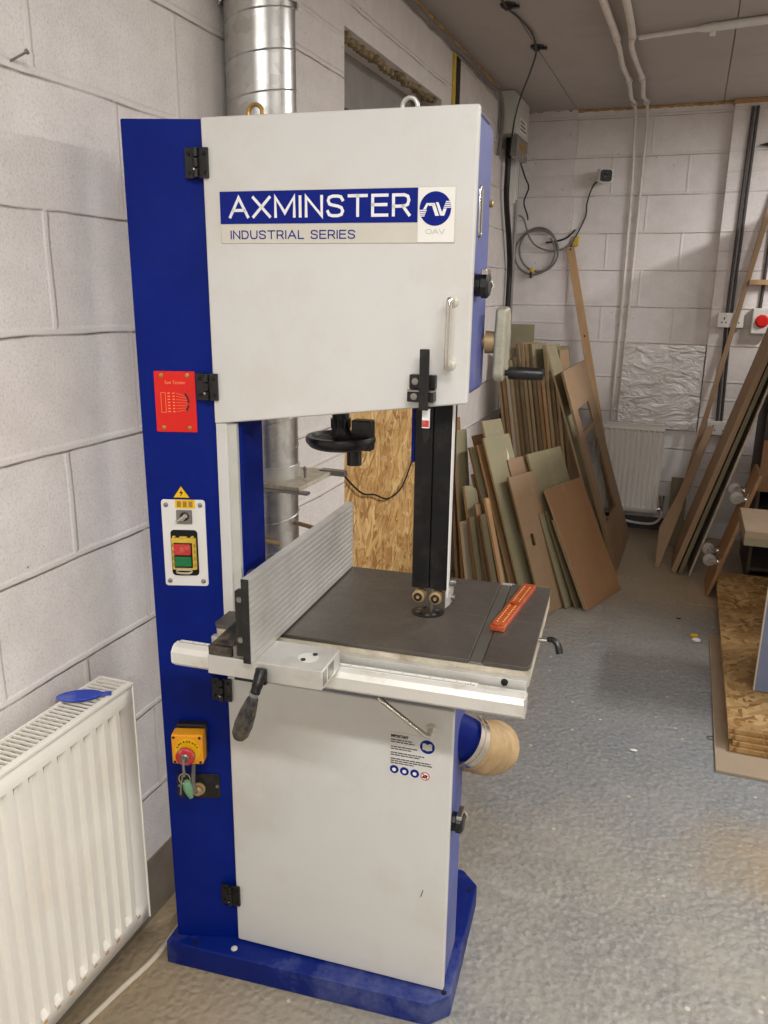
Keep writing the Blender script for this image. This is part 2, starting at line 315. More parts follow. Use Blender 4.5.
# ---------------------------------------------------------------- mesh helpers
class MB:
    """collects shapes into one mesh; coordinates are in the parent's frame"""
    def __init__(s): s.bm = bmesh.new()
    def box(s, x0, x1, y0, y1, z0, z1, mat=None):
        vs = [s.bm.verts.new(Vector((x, y, z))) for x in (x0, x1) for y in (y0, y1) for z in (z0, z1)]
        for f in ((0, 1, 3, 2), (4, 6, 7, 5), (0, 4, 5, 1), (2, 3, 7, 6), (0, 2, 6, 4), (1, 5, 7, 3)):
            s.bm.faces.new([vs[i] for i in f])
        if mat:
            for q in vs: q.co = mat @ q.co
        return s
    def prism(s, pts, d):
        """pts: 3-D polygon, extruded by the vector d"""
        d = Vector(d); a = [s.bm.verts.new(Vector(p)) for p in pts]; b = [s.bm.verts.new(Vector(p)+d) for p in pts]
        s.bm.faces.new(a); s.bm.faces.new(b[::-1])
        n = len(pts)
        for i in range(n):
            s.bm.faces.new((a[i], b[i], b[(i+1) % n], a[(i+1) % n]))
        return s
    def ring(s, c, ax, r, seg, ph=0.0):
        ax = Vector(ax).normalized(); t1 = ax.orthogonal().normalized(); t2 = ax.cross(t1)
        return [s.bm.verts.new(Vector(c)+t1*math.cos(2*PI*i/seg+ph)*r+t2*math.sin(2*PI*i/seg+ph)*r) for i in range(seg)]
    def lathe(s, base, ax, prof, seg=32, cap=True):
        """prof: list of (distance along ax, radius)"""
        ax = Vector(ax).normalized(); base = Vector(base); rs = [s.ring(base+ax*d, ax, max(r, 1e-5), seg) for d, r in prof]
        for a, b in zip(rs, rs[1:]):
            for i in range(seg): s.bm.faces.new((a[i], a[(i+1) % seg], b[(i+1) % seg], b[i]))
        if cap:
            s.bm.faces.new(rs[0][::-1]); s.bm.faces.new(rs[-1])
        return s
    def cyl(s, p0, p1, r, r2=None, seg=24):
        p0 = Vector(p0); p1 = Vector(p1); return s.lathe(p0, p1-p0, [(0, r), ((p1-p0).length, r if r2 is None else r2)], seg)
    def tube(s, pts, r, seg=10, closed=False, smooth=6):
        pts = [Vector(p) for p in pts]
        if smooth and len(pts) > 2: pts = spline(pts, smooth, closed)
        n = len(pts); t = (pts[1]-pts[0]).normalized(); nrm = t.orthogonal().normalized(); rs = []
        for i, p in enumerate(pts):
            if closed: t2 = (pts[(i+1) % n]-pts[i-1]).normalized()
            else: t2 = (pts[min(i+1, n-1)]-pts[max(i-1, 0)]).normalized()
            q = t.rotation_difference(t2); nrm = (q @ nrm).normalized(); t = t2; b = t.cross(nrm)
            ri = r[i*len(r)//n] if isinstance(r, (list, tuple)) else (r(i/(n-1)) if callable(r) else r)
            rs.append([s.bm.verts.new(p+(nrm*math.cos(2*PI*k/seg)+b*math.sin(2*PI*k/seg))*ri) for k in range(seg)])
        prs = list(zip(rs, rs[1:])) + ([(rs[-1], rs[0])] if closed else [])
        for a, b in prs:
            for k in range(seg): s.bm.faces.new((a[k], a[(k+1) % seg], b[(k+1) % seg], b[k]))
        if not closed:
            s.bm.faces.new(rs[0][::-1]); s.bm.faces.new(rs[-1])
        return s
    def sphere(s, c, r, sc=(1, 1, 1), seg=20):
        ms = Matrix.Translation(Vector(c)) @ Matrix.Diagonal((r*sc[0], r*sc[1], r*sc[2], 1))
        bmesh.ops.create_uvsphere(s.bm, u_segments=seg, v_segments=seg//2, radius=1, matrix=ms); return s
    def build(s, name, mat, parent=None, smooth=True, bevel=0.0, seg=2, label=None):
        bmesh.ops.recalc_face_normals(s.bm, faces=s.bm.faces)
        me = bpy.data.meshes.new(name); s.bm.to_mesh(me); s.bm.free()
        me.materials.append(M[mat] if isinstance(mat, str) else mat)
        o = bpy.data.objects.new(name, me); COL.objects.link(o)
        if parent: o.parent = parent
        if smooth:
            for p in me.polygons: p.use_smooth = True
            me.set_sharp_from_angle(angle=math.radians(35))
        if bevel:
            b = o.modifiers.new('bevel', 'BEVEL'); b.width = bevel; b.segments = seg; b.limit_method = 'ANGLE'; b.angle_limit = math.radians(40)
            b.harden_normals = True
        if label: o['label'] = label
        return o
def spline(p, k, closed=False):
    out = []; n = len(p)
    rng = range(n) if closed else range(n-1)
    for i in rng:
        if closed: a, b, c, d = p[i-1], p[i], p[(i+1) % n], p[(i+2) % n]
        else: a, b, c, d = p[max(i-1, 0)], p[i], p[i+1], p[min(i+2, n-1)]
        for j in range(k):
            t = j/k
            out.append(0.5*((2*b)+(c-a)*t+(2*a-5*b+4*c-d)*t*t+(3*b-a-3*c+d)*t**3))
    if not closed: out.append(p[-1])
    return out
def tag(o, label=None, cat=None, group=None, kind=None):
    if label: o['label'] = label
    if cat: o['category'] = cat
    if group: o['group'] = group
    if kind: o['kind'] = kind
    return o
def thing(name, label, cat, loc=(0, 0, 0), rz=0.0, group=None, mat=None):
    o = bpy.data.objects.new(name, None); COL.objects.link(o); o.location = loc; o.rotation_euler = (0, 0, rz)
    if mat is not None: o.matrix_world = mat
    o.empty_display_size = 0.1
    return tag(o, label, cat, group)
def struct(name, mb, mat, **k):
    return tag(mb.build(name, mat, **k), kind='structure')
def text_mesh(txt, size, sx=1.0, depth=0.0006, space=1.0, bold=0.0):
    c = bpy.data.curves.new('lettering', 'FONT'); c.body = txt; c.size = size; c.extrude = depth; c.space_character = space; c.offset = bold
    c.align_x = 'LEFT'; o = bpy.data.objects.new('lettering', c); COL.objects.link(o)
    dg = bpy.context.evaluated_depsgraph_get(); me = bpy.data.meshes.new_from_object(o.evaluated_get(dg))
    bpy.data.objects.remove(o); bpy.data.curves.remove(c)
    xs = [v.co.x for v in me.vertices]; x0 = min(xs)
    for v in me.vertices: v.co.x = (v.co.x-x0)*sx
    return me
def put_text(name, txt, size, mat, parent, M4, width=None, **k):
    """lettering laid in the local XY plane of M4; width fits the line"""
    me = text_mesh(txt, size, **k)
    if width:
        w_ = max(v.co.x for v in me.vertices)
        for v in me.vertices: v.co.x *= width/w_
    me.transform(M4); me.materials.append(M[mat])
    o = bpy.data.objects.new(name, me); COL.objects.link(o); o.parent = parent
    return o

# ---------------------------------------------------------------- room
LX, BY, CZ, RX, FY = -1.136, 5.61, 2.645, 3.2, -3.2
struct('floor', MB().box(LX-0.2, RX+0.1, FY-0.1, BY+0.1, -0.1, 0), 'floor', smooth=False)
c = MB()
xs = [LX-0.3, -0.795, 0.055, 1.255, 2.455, RX+0.1]
for a, b in zip(xs, xs[1:]):
    c.box(a+0.002, b-0.002, FY-0.1, BY+0.1, CZ, CZ+0.012)
c.box(LX-0.3, RX+0.1, FY-0.1, BY+0.1, CZ+0.012, CZ+0.1)
struct('ceiling', c, 'ceiling', smooth=False)
struct('wall_left', MB().box(LX-0.2, LX, FY, 2.02, 0, CZ), 'wall_near', smooth=False)
struct('wall_left_pier', MB().box(LX-0.2, LX+0.001, 2.02, 2.69, 0, CZ).box(LX-0.2, LX+0.001, 2.69, 3.80, 2.37, CZ).box(LX-0.2, LX+0.001, 3.80, 4.03, 0, CZ), 'wall_pier', smooth=False)
struct('wall_left_far', MB().box(LX-0.2, LX-0.004, 4.03, BY, 0, CZ), 'wall_near', smooth=False)
struct('wall_recess', MB().box(LX-0.24, LX-0.2, 2.6, 3.9, 0, CZ), 'grey_beam', smooth=False)
struct('wall_back', MB().box(LX-0.2, RX, BY, BY+0.15, 0, CZ), 'wall_back', smooth=False)
struct('wall_back_pier_left', MB().box(LX-0.004, -0.785, BY-0.02, BY, 0, CZ), 'wall_back_pier', smooth=False)
struct('wall_back_pier_right', MB().box(0.118, RX, BY-0.06, BY, 0, CZ), 'wall_back_pier', smooth=False)
struct('wall_right', MB().box(RX, RX+0.1, FY, BY, 0, CZ), 'wall_near', smooth=False)
struct('wall_front', MB().box(LX-0.2, RX+0.1, FY-0.1, FY, 0, CZ), 'wall_back', smooth=False)
# recess lining: inner lintel and rough mortar under the outer lintel
struct('trim_1', MB().box(LX-0.2, LX-0.115, 2.69, 3.80, 2.19, 2.37), 'grey_beam', smooth=False)
t_ = MB(); random.seed(3)
for i in range(60):
    y = 2.70+i*0.018
    t_.sphere((LX-0.02-random.random()*0.03, y, 2.362), 0.018, (0.9, 0.8, 0.5+random.random()*0.5), 8)
struct('trim_2', t_, 'stone')
struct('trim_3', MB().box(LX-0.08, LX-0.002, 3.70, 3.795, 2.27, 2.33), 'timber_orange', smooth=False, bevel=0.003)
# foam line along the top of the back wall, timber batten over the right pier
t_ = MB(); random.seed(5)
x = -1.1
while x < 0.12:
    t_.sphere((x, BY-0.005, CZ-0.004), 0.02, (1.2, 0.5+random.random()*0.5, 0.35+random.random()*0.3), 8); x += 0.018
struct('trim_4', t_, 'foam_amber')
struct('trim_5', MB().box(0.11, 1.2, BY-0.075, BY-0.001, CZ-0.026, CZ-0.001), 'timber_orange', smooth=False, bevel=0.003)
# vertical joint on the left wall: yellow timber strip and dark filler
struct('trim_6', MB().box(LX, LX+0.012, 3.955, 3.985, 0.3, CZ-0.05), 'yellow_dusty', smooth=False, bevel=0.002)
struct('trim_7', MB().box(LX, LX+0.008, 4.01, 4.075, 0.3, CZ-0.05), 'cable_black', smooth=False, bevel=0.002)
# grey plinth band along the foot of the back wall and the left wall
struct('baseboard_back', MB().box(-0.78, 0.118, BY-0.004, BY, 0, 0.09), 'conduit_dark', smooth=False)
struct('baseboard_left', MB().box(LX, LX+0.004, FY, 2.7, 0, 0.17), 'plinth', smooth=False)

# ---------------------------------------------------------------- the bandsaw
TH = 0.0625; U0, V0 = -0.55, 1.50
S_ = Vector((math.cos(TH), math.sin(TH), 0)); D_ = Vector((-math.sin(TH), math.cos(TH), 0))
saw = thing('bandsaw', 'tall blue and grey floor standing bandsaw beside the left wall', 'bandsaw', S_*U0+D_*V0, TH)
def q(u, v, z): return Vector((u-U0, v-V0, z))
class SB(MB):
    def b(s, u0_, u1, v0, v1, z0, z1): return s.box(u0_-U0, u1-U0, v0-V0, v1-V0, z0, z1)
    def p(s, pts, d): return s.prism([q(*a) for a in pts], d)
# base plate
base = SB()
base.p([(-0.93, 1.378, 0), (-0.295, 1.392, 0), (-0.252, 1.432, 0), (-0.258, 1.785, 0), (-0.303, 1.832, 0), (-0.89, 1.832, 0), (-0.93, 1.785, 0)], (0, 0, 0.062))
bo = base.build('base', 'saw_blue_base', saw, smooth=False, bevel=0.004)
for (a, b) in ((-0.858, 1.392), (-0.268, 1.43), (-0.274, 1.762), (-0.89, 1.79)):
    SB().cyl(q(a, b, 0.0615), q(a, b, 0.0632), 0.006).build('bolt_hole', 'hole', bo)
SB().lathe(q(-0.765, 1.405, 0.062), (0, 0, 1), [(0, 0.008), (0.003, 0.007), (0.005, 0.002)], 9).build('dust_lump', 'grey_plastic', bo)
# column with the slightly raked front cover
FA = Vector((-0.915, 1.402, 0)); FB = Vector((-0.774, 1.44, 0))
col_ = SB()
def taper(bot, top):
    a = [col_.bm.verts.new(q(*p)) for p in bot]; b = [col_.bm.verts.new(q(*p)) for p in top]
    col_.bm.faces.new(a); col_.bm.faces.new(b[::-1])
    for i in range(len(a)): col_.bm.faces.new((a[i], b[i], b[(i+1) % len(a)], a[(i+1) % len(a)]))
taper([(-0.912, 1.402, 0.062), (-0.774, 1.439, 0.062), (-0.722, 1.447, 0.062), (-0.722, 1.545, 0.062), (-0.912, 1.545, 0.062)],
      [(-0.922, 1.402, 1.851), (-0.777, 1.439, 1.851), (-0.722, 1.447, 1.851), (-0.722, 1.545, 1.851), (-0.922, 1.545, 1.851)])
column = col_.build('column', 'saw_blue', saw, smooth=False, bevel=0.003)
# hidden side of column seam
# upper wheel box
ub = SB().p([(-0.775, 1.448, 1.31), (-0.274, 1.448, 1.372), (-0.274, 1.448, 1.850), (-0.775, 1.448, 1.850)], (0, 0.17, 0))
upper = ub.build('upper_wheel_box', 'saw_blue_dusty_lit', saw, smooth=False, bevel=0.012, seg=3)
SB().b(-0.76, -0.275, 1.449, 1.60, 1.8502, 1.8508).build('dust_layer', 'grey_plastic', upper)
ud = SB().p([(-0.771, 1.428, 1.298), (-0.269, 1.428, 1.363), (-0.267, 1.428, 1.852), (-0.774, 1.428, 1.852)], (0, 0.018, 0))
udoor = ud.build('upper_door', 'saw_grey', saw, smooth=False, bevel=0.004)
# white strip of the column between the doors
strip = SB().b(-0.770, -0.746, 1.431, 1.447, 0.755, 1.300).build('column_strip', 'saw_grey', saw, smooth=False, bevel=0.002)
SB().b(-0.746, -0.728, 1.437, 1.449, 0.755, 1.300).build('strip_return', 'grey_plastic', strip, smooth=False)
# lower wheel box and door
lb = SB().b(-0.775, -0.274, 1.448, 1.583, 0.062, 0.80)
lower = lb.build('lower_wheel_box', 'saw_blue_dusty_lit', saw, smooth=False, bevel=0.006)
ld = SB().b(-0.768, -0.270, 1.430, 1.447, 0.066, 0.752)
ldoor = ld.build('lower_door', 'saw_grey', saw, smooth=False, bevel=0.004)
SB().tube([q(-0.327, 1.4295, 0.300), q(-0.322, 1.4293, 0.318)], 0.0009, 6, smooth=0).build('scratch', 'ink', ldoor)
# hinges: two leaves with knuckles
def hinge(parent, u, z, h=0.052, wd=0.046):
    hb = SB(); hb.b(u-wd/2, u-0.003, 1.4215, 1.4275, z-h/2, z+h/2); hb.b(u+0.003, u+wd/2, 1.4215, 1.4275, z-h/2, z+h/2)
    for k in range(3):
        hb.cyl(q(u, 1.4195, z-h/2+k*h/3+0.001), q(u, 1.4195, z-h/2+(k+1)*h/3-0.001), 0.0055, seg=14)
    ho = hb.build('hinge', 'black', parent, bevel=0.001)
    for a in (-1, 1):
        for b_ in (-1, 1):
            SB().cyl(q(u+a*wd*0.33, 1.4215, z+b_*h*0.3), q(u+a*wd*0.33, 1.4195, z+b_*h*0.3), 0.0035, seg=12).build('screw', 'black_post', ho)
    SB().cyl(q(u, 1.4125, z-h*0.22), q(u, 1.4165, z-h*0.22), 0.002, seg=8).build('hinge_pin', 'chrome', ho)
hinge(udoor, -0.782, 1.775); hinge(udoor, -0.781, 1.371); hinge(ldoor, -0.778, 0.722); hinge(ldoor, -0.778, 0.194)
# chromed bow handles
def bow(parent, a, b):
    a = Vector(a); b = Vector(b); o = Vector((0, -0.034, 0)); d = (b-a)*0.06
    h = MB().tube([a, a+o*0.75, a+o+d, b+o-d, b+o*0.75, b], 0.005, 12, smooth=5)
    ob = h.build('handle', 'chrome', parent)
    MB().lathe(a, (0, -1, 0), [(0, 0.011), (0.003, 0.010), (0.008, 0.006)], 16).build('handle_foot', 'plate_grey', ob)
    MB().lathe(b, (0, -1, 0), [(0, 0.011), (0.003, 0.010), (0.008, 0.006)], 16).build('handle_foot', 'plate_grey', ob)
bow(udoor, q(-0.300, 1.428, 1.540), q(-0.301, 1.428, 1.432))
bow(ldoor, q(-0.412, 1.430, 0.772), q(-0.315, 1.430, 0.708))
# maker's plate
np_ = SB().b(-0.740, -0.301, 1.4262, 1.4282, 1.636, 1.727).build('name_plate', 'plate_grey', udoor, bevel=0.001)
SB().b(-0.739, -0.367, 1.4252, 1.4262, 1.670, 1.7255).build('blue_panel', 'navy', np_)
SB().b(-0.366, -0.3025, 1.4252, 1.4262, 1.6375, 1.7255).build('white_panel', 'plate_white', np_)
TX = Matrix(((1, 0, 0, 0), (0, 0, -1, 0), (0, 1, 0, 0), (0, 0, 0, 1)))   # text plane -> facing -v
def tm(u, v, z): return Matrix.Translation(q(u, v, z)) @ TX
STROKES = {
 'A': (1.05, [[(0, 0), (0.5, 1), (1, 0)], [(0.19, 0.34), (0.81, 0.34)]]), 'X': (0.95, [[(0, 0), (1, 1)], [(0, 1), (1, 0)]]),
 'M': (1.08, [[(0, 0), (0, 1), (0.5, 0.18), (1, 1), (1, 0)]]), 'I': (0.0, [[(0, 0), (0, 1)]]), 'N': (0.88, [[(0, 0), (0, 1), (1, 0), (1, 1)]]),
 'T': (0.95, [[(0, 1), (1, 1)], [(0.5, 1), (0.5, 0)]]), 'E': (0.78, [[(1, 1), (0, 1), (0, 0), (1, 0)], [(0, 0.53), (0.93, 0.53)]]),
 'R': (0.84, [[(0, 0), (0, 1), (0.68, 1), (0.9, 0.93), (0.97, 0.74), (0.9, 0.53), (0.68, 0.44), (0, 0.44)], [(0.60, 0.44), (1, 0)]]),
 'S': (0.84, [[(0.98, 0.80), (0.88, 0.95), (0.66, 1), (0.34, 1), (0.10, 0.94), (0.03, 0.77), (0.12, 0.60), (0.35, 0.54), (0.66, 0.49), (0.90, 0.41), (0.99, 0.24), (0.90, 0.06), (0.66, 0), (0.30, 0), (0.09, 0.06), (0.0, 0.22)]]),
 'D': (0.88, [[(0, 0), (0, 1), (0.55, 1), (0.85, 0.88), (1, 0.5), (0.85, 0.12), (0.55, 0), (0, 0)]]),
 'U': (0.88, [[(0, 1), (0, 0.35), (0.1, 0.1), (0.35, 0), (0.65, 0), (0.9, 0.1), (1, 0.35), (1, 1)]]), 'L': (0.70, [[(0, 1), (0, 0), (1, 0)]]),
 'O': (1.05, [[(0.5, 0), (0.2, 0.06), (0.03, 0.28), (0, 0.5), (0.03, 0.72), (0.2, 0.94), (0.5, 1), (0.8, 0.94), (0.97, 0.72), (1, 0.5), (0.97, 0.28), (0.8, 0.06), (0.5, 0)]]), 'V': (1.0, [[(0, 1), (0.5, 0), (1, 1)]])}
def stroke_word(word, u, z, height, width, v, mat, par, wt, gap=0.34):
    """lettering built of flat strokes: width fitted, weight wt"""
    tot = sum(STROKES[c][0] if c != ' ' else 0.35 for c in word)+gap*(len(word)-1)
    k = (width-wt)/tot; x = u+wt/2; b = SB(); h = height-wt
    for ch in word:
        if ch == ' ': x += (0.35+gap)*k; continue
        wd_, pl_ = STROKES[ch]
        for line in pl_:
            p = [Vector((x+a*wd_*k, 0, z+wt/2+c_*h)) for a, c_ in line]; n = len(p); closed = (p[0]-p[-1]).length < 1e-6 and n > 3
            L_, R_ = [], []
            for i in range(n):
                d0 = (p[i]-p[i-1]).normalized() if i else ((p[-1]-p[-2]).normalized() if closed else None); d1 = (p[i+1]-p[i]).normalized() if i < n-1 else ((p[1]-p[0]).normalized() if closed else None)
                e0 = d0 or d1; e1 = d1 or d0; n0 = Vector((-e0.z, 0, e0.x)); n1_ = Vector((-e1.z, 0, e1.x)); m_ = (n0+n1_).normalized(); c_ = max(0.45, m_.dot(n0)); off = m_*(wt/2/c_)
                ext = Vector() if closed else ((-e1*wt/2*0.9) if i == 0 else (e0*wt/2*0.9 if i == n-1 else Vector()))
                L_.append(p[i]+off+ext); R_.append(p[i]-off+ext)
            for i in range(n-1): b.p([(a.x, v, a.z) for a in (L_[i], L_[i+1], R_[i+1], R_[i])], (0, -0.0005, 0))
        x += (wd_+gap)*k
    return b.build('lettering', mat, par, smooth=False)
stroke_word('AXMINSTER', -0.7215, 1.6795, 0.0375, 0.3425, 1.4252, 'white_print', np_, 0.0052)
stroke_word('INDUSTRIAL SERIES', -0.7200, 1.6435, 0.0152, 0.241, 1.4262, 'navy', np_, 0.0021)
SB().cyl(q(-0.336, 1.4252, 1.6915), q(-0.336, 1.4246, 1.6915), 0.0275, seg=48).build('emblem_disc', 'navy', np_)
lg = SB()
def pl(pts): lg.p([(-0.336+a, 1.4246, 1.6915+b) for a, b in pts], (0, -0.0006, 0))
pl([(-0.014, 0.009), (-0.003, 0.009), (-0.001, 0.0045), (-0.011, 0.0045)]); pl([(-0.011, 0.009), (-0.016, -0.001), (-0.021, -0.001), (-0.015, 0.009)])
pl([(-0.007, 0.009), (-0.001, 0.009), (0.007, -0.0115), (0.0005, -0.0115)])
pl([(0.001, 0.010), (0.0055, 0.010), (0.0125, -0.007), (0.009, -0.0115)]); pl([(0.010, -0.0115), (0.016, -0.0115), (0.020, 0.0), (0.0145, 0.0)])
for k in range(4):
    pl([(0.0145+k*0.0012, 0.001+k*0.003), (0.027, 0.001+k*0.003), (0.0275, 0.0028+k*0.003), (0.0150+k*0.0012, 0.0028+k*0.003)])
    pl([(-0.0275, -0.0125+k*0.003), (-0.0185+k*0.0012, -0.0125+k*0.003), (-0.018+k*0.0012, -0.0107+k*0.003), (-0.027, -0.0107+k*0.003)])
lg.build('emblem', 'white_print', np_, smooth=False)
stroke_word('OAV', -0.352, 1.6505, 0.0085, 0.034, 1.4252, 'grey_ink', np_, 0.0013, 0.15)
# warning label on lower door
wl_ = SB().b(-0.402, -0.303, 1.4292, 1.4302, 0.586, 0.686).build('warning_label', 'saw_grey', ldoor, smooth=False)
put_text('lettering', 'IMPORTANT', 0.0085, 'ink', wl_, tm(-0.399, 1.4290, 0.6745), width=0.037, bold=0.0003)
bars = SB(); random.seed(2)
for k, (a, b_) in enumerate(((0.668, 0.045), (0.663, 0.050), (0.652, 0.056), (0.647, 0.044), (0.638, 0.072), (0.633, 0.062), (0.624, 0.085), (0.619, 0.088), (0.614, 0.050))):
    u = -0.399
    while u < -0.399+b_:
        l = 0.004+random.random()*0.007; bars.b(u, min(u+l, -0.399+b_), 1.4287, 1.4292, a, a+0.0021); u += l+0.0014
bars.build('small_print', 'ink', wl_, smooth=False)
def disc(u, z, r, mat, par, v=1.4290, n='symbol_disc'): return SB().cyl(q(u, v+0.0004, z), q(u, v, z), r, seg=32).build(n, mat, par)
ds = disc(-0.322, 0.664, 0.0155, 'navy', wl_)
SB().p([(-0.332, 1.4289, 0.658), (-0.322, 1.4289, 0.655), (-0.312, 1.4289, 0.658), (-0.312, 1.4289, 0.671), (-0.317, 1.4289, 0.672), (-0.322, 1.4289, 0.669), (-0.327, 1.4289, 0.672), (-0.332, 1.4289, 0.671)], (0, -0.0004, 0)).build('book_symbol', 'grey_plastic', wl_, smooth=False)
for k in range(3):
    disc(-0.391+k*0.022, 0.600-k*0.001, 0.0095, 'navy', wl_)
    SB().cyl(q(-0.391+k*0.022, 1.4288, 0.5995-k*0.001), q(-0.391+k*0.022, 1.4285, 0.5995-k*0.001), 0.0042, seg=16).build('symbol', 'white_print', wl_)
disc(-0.325, 0.596, 0.0097, 'red_btn', wl_); disc(-0.325, 0.596, 0.0078, 'plate_white', wl_, 1.4287)
SB().p([(-0.331, 1.4286, 0.592), (-0.322, 1.4286, 0.592), (-0.319, 1.4286, 0.598), (-0.324, 1.4286, 0.600), (-0.331, 1.4286, 0.595)], (0, -0.0004, 0)).build('hand_symbol', 'ink', wl_, smooth=False)
SB().p([(-0.3315, 1.4283, 0.602), (-0.330, 1.4283, 0.6035), (-0.3185, 1.4283, 0.590), (-0.320, 1.4283, 0.5885)], (0, -0.0004, 0)).build('prohibition_bar', 'red_btn', wl_, smooth=False)

# things fixed to the raked column cover: local frame (a along cover, out of cover, z)
fe = (FB-FA).normalized(); fn = Vector((fe.y, -fe.x, 0))
CF = Matrix.Translation(q(FA.x, FA.y, 0)) @ Matrix((( fe.x, -fn.x, 0, 0), (fe.y, -fn.y, 0, 0), (0, 0, 1, 0), (0, 0, 0, 1)))
class FBld(MB):
    """x = along cover, y = negative is outwards, z = height"""
    def build(s, *a, **k):
        s.bm.transform(CF); return MB.build(s, *a, **k)
def rrect(x0, x1, z0, z1, r, n=5):
    out = []
    for cx, cz, a0 in ((x1-r, z1-r, 0), (x0+r, z1-r, 90), (x0+r, z0+r, 180), (x1-r, z0+r, 270)):
        for k in range(n+1):
            a = math.radians(a0+90*k/n); out.append((cx+r*math.cos(a), cz+r*math.sin(a)))
    return out
def fplate(name, mat, par, x0, x1, z0, z1, r, y0, y1, **k):
    return FBld().prism([(x, y0, z) for x, z in rrect(x0, x1, z0, z1, r)], (0, y1-y0, 0)).build(name, mat, par, **k)
# red tension chart
rp = fplate('tension_chart', 'red', column, 0.028, 0.109, 1.279, 1.399, 0.003, 0, -0.002, bevel=0.0005)
for a in (0.043, 0.094):
    for b_ in (1.288, 1.391): FBld().lathe((a, -0.002, b_), (0, -1, 0), [(0, 0.0045), (0.002, 0.004), (0.003, 0.001)], 14).build('rivet', 'brass', rp)
FT = CF @ TX
put_text('lettering', 'Saw Tension', 0.0095, 'orange_ink', rp, FT @ Matrix.Translation((0.049, 1.374, 0.0022)), width=0.040)
ln = FBld()
def bar(x0, z0, x1, z1, wd=0.0008, y=-0.002):
    d = Vector((x1-x0, 0, z1-z0)); n = Vector((-d.z, 0, d.x)).normalized()*wd/2; a = Vector((x0, y, z0)); b = Vector((x1, y, z1))
    ln.prism([a-n, b-n, b+n, a+n], (0, -0.0004, 0))
bar(0.040, 1.318, 0.040, 1.357); bar(0.049, 1.318, 0.049, 1.357); bar(0.040, 1.357, 0.049, 1.357); bar(0.040, 1.318, 0.049, 1.318)
for k in range(7):
    z = 1.320+k*0.006; bar(0.053, z, 0.058, z, 0.002); bar(0.063, z, 0.067, z, 0.0022)
    a = math.radians(-38+k*12); bar(0.070, z, 0.074+0.018*math.cos(a), 1.338+0.024*math.sin(a), 0.0006)
ln.build('chart_lines', 'orange_ink', rp, smooth=False)
arc = FBld()
def arcseg(a0, a1, r0=0.0185, r1=0.0220, cx=0.074, cz=1.338, n=8):
    p = []
    for k in range(n+1):
        a = math.radians(a0+(a1-a0)*k/n); p.append((cx+r0*math.cos(a), -0.002, cz+r0*math.sin(a)*1.15))
    for k in range(n, -1, -1):
        a = math.radians(a0+(a1-a0)*k/n); p.append((cx+r1*math.cos(a), -0.002, cz+r1*math.sin(a)*1.15))
    arc.prism(p, (0, -0.0006, 0))
arcseg(-42, -12); arcseg(-2, 50)
arc.build('scale_arc', 'ink', rp, smooth=False)
# electric warning triangle and yellow label
tri = FBld().prism([(0.051, -0.0005, 1.143), (0.088, -0.0005, 1.143), (0.0695, -0.0005, 1.170)], (0, -0.0008, 0)).build('warning_triangle', 'ink', column, smooth=False)
FBld().prism([(0.0535, -0.0013, 1.1445), (0.0855, -0.0013, 1.1445), (0.0695, -0.0013, 1.1675)], (0, -0.0005, 0)).build('triangle_face', 'yellow', tri, smooth=False)
FBld().prism([(0.071, -0.0018, 1.161), (0.0655, -0.0018, 1.1535), (0.069, -0.0018, 1.1535), (0.0675, -0.0018, 1.1465), (0.0735, -0.0018, 1.1555), (0.070, -0.0018, 1.1555)], (0, -0.0004, 0)).build('lightning_symbol', 'ink', tri, smooth=False)
# switch plate
sp_ = fplate('switch_plate', 'white_plastic', column, 0.027, 0.117, 0.954, 1.140, 0.006, 0, -0.003, bevel=0.0008)
for a in (0.037, 0.107):
    for b_ in (0.965, 1.129): FBld().lathe((a, -0.003, b_), (0, -1, 0), [(0, 0.005), (0.002, 0.0045), (0.0035, 0.001)], 14).build('screw', 'steel', sp_)
yl = fplate('yellow_label', 'yellow', sp_, 0.056, 0.097, 1.122, 1.140, 0.0005, -0.003, -0.0036)
for k in range(3): FBld().box(0.060+k*0.012, 0.068+k*0.012, -0.0040, -0.0036, 1.125, 1.137).build('pictogram', 'brass', yl, smooth=False)
iso = fplate('isolator_switch', 'steel', sp_, 0.058, 0.090, 1.090, 1.119, 0.002, -0.003, -0.007, bevel=0.001)
FBld().lathe((0.075, -0.007, 1.106), (0, -1, 0), [(0, 0.009), (0.004, 0.0085), (0.006, 0.006)], 20).build('rotary_knob', 'black', iso)
FBld().tube([(0.059, -0.010, 1.096), (0.073, -0.014, 1.104), (0.080, -0.016, 1.110)], [0.0030, 0.0045, 0.0045, 0.005], 10).build('lever', 'chrome', iso)
rec = fplate('switch_recess', 'hole', sp_, 0.043, 0.099, 0.977, 1.076, 0.008, -0.003, -0.0036)
yb = FBld().box(0.046, 0.096, -0.012, -0.0036, 0.992, 1.060).box(0.048, 0.054, -0.012, -0.0036, 1.060, 1.064).box(0.062, 0.078, -0.012, -0.0036, 1.060, 1.063).box(0.086, 0.092, -0.012, -0.0036, 1.060, 1.064).build('switch_body', 'yellow_dusty', sp_, smooth=False, bevel=0.0015)
for k in range(4):
    for (xa, xb) in ((0.0465, 0.050), (0.092, 0.0955)): FBld().box(xa, xb, -0.0128, -0.012, 1.000+k*0.014, 1.007+k*0.014).build('vent', 'brass', yb, smooth=False)
FBld().box(0.051, 0.089, -0.014, -0.012, 0.997, 1.051).build('button_surround', 'black', yb, smooth=False, bevel=0.001)
fplate('stop_button', 'red_btn', yb, 0.052, 0.087, 1.026, 1.049, 0.004, -0.014, -0.019, bevel=0.0015)
fplate('start_button', 'green_btn', yb, 0.053, 0.087, 1.001, 1.022, 0.002, -0.014, -0.017, bevel=0.001)
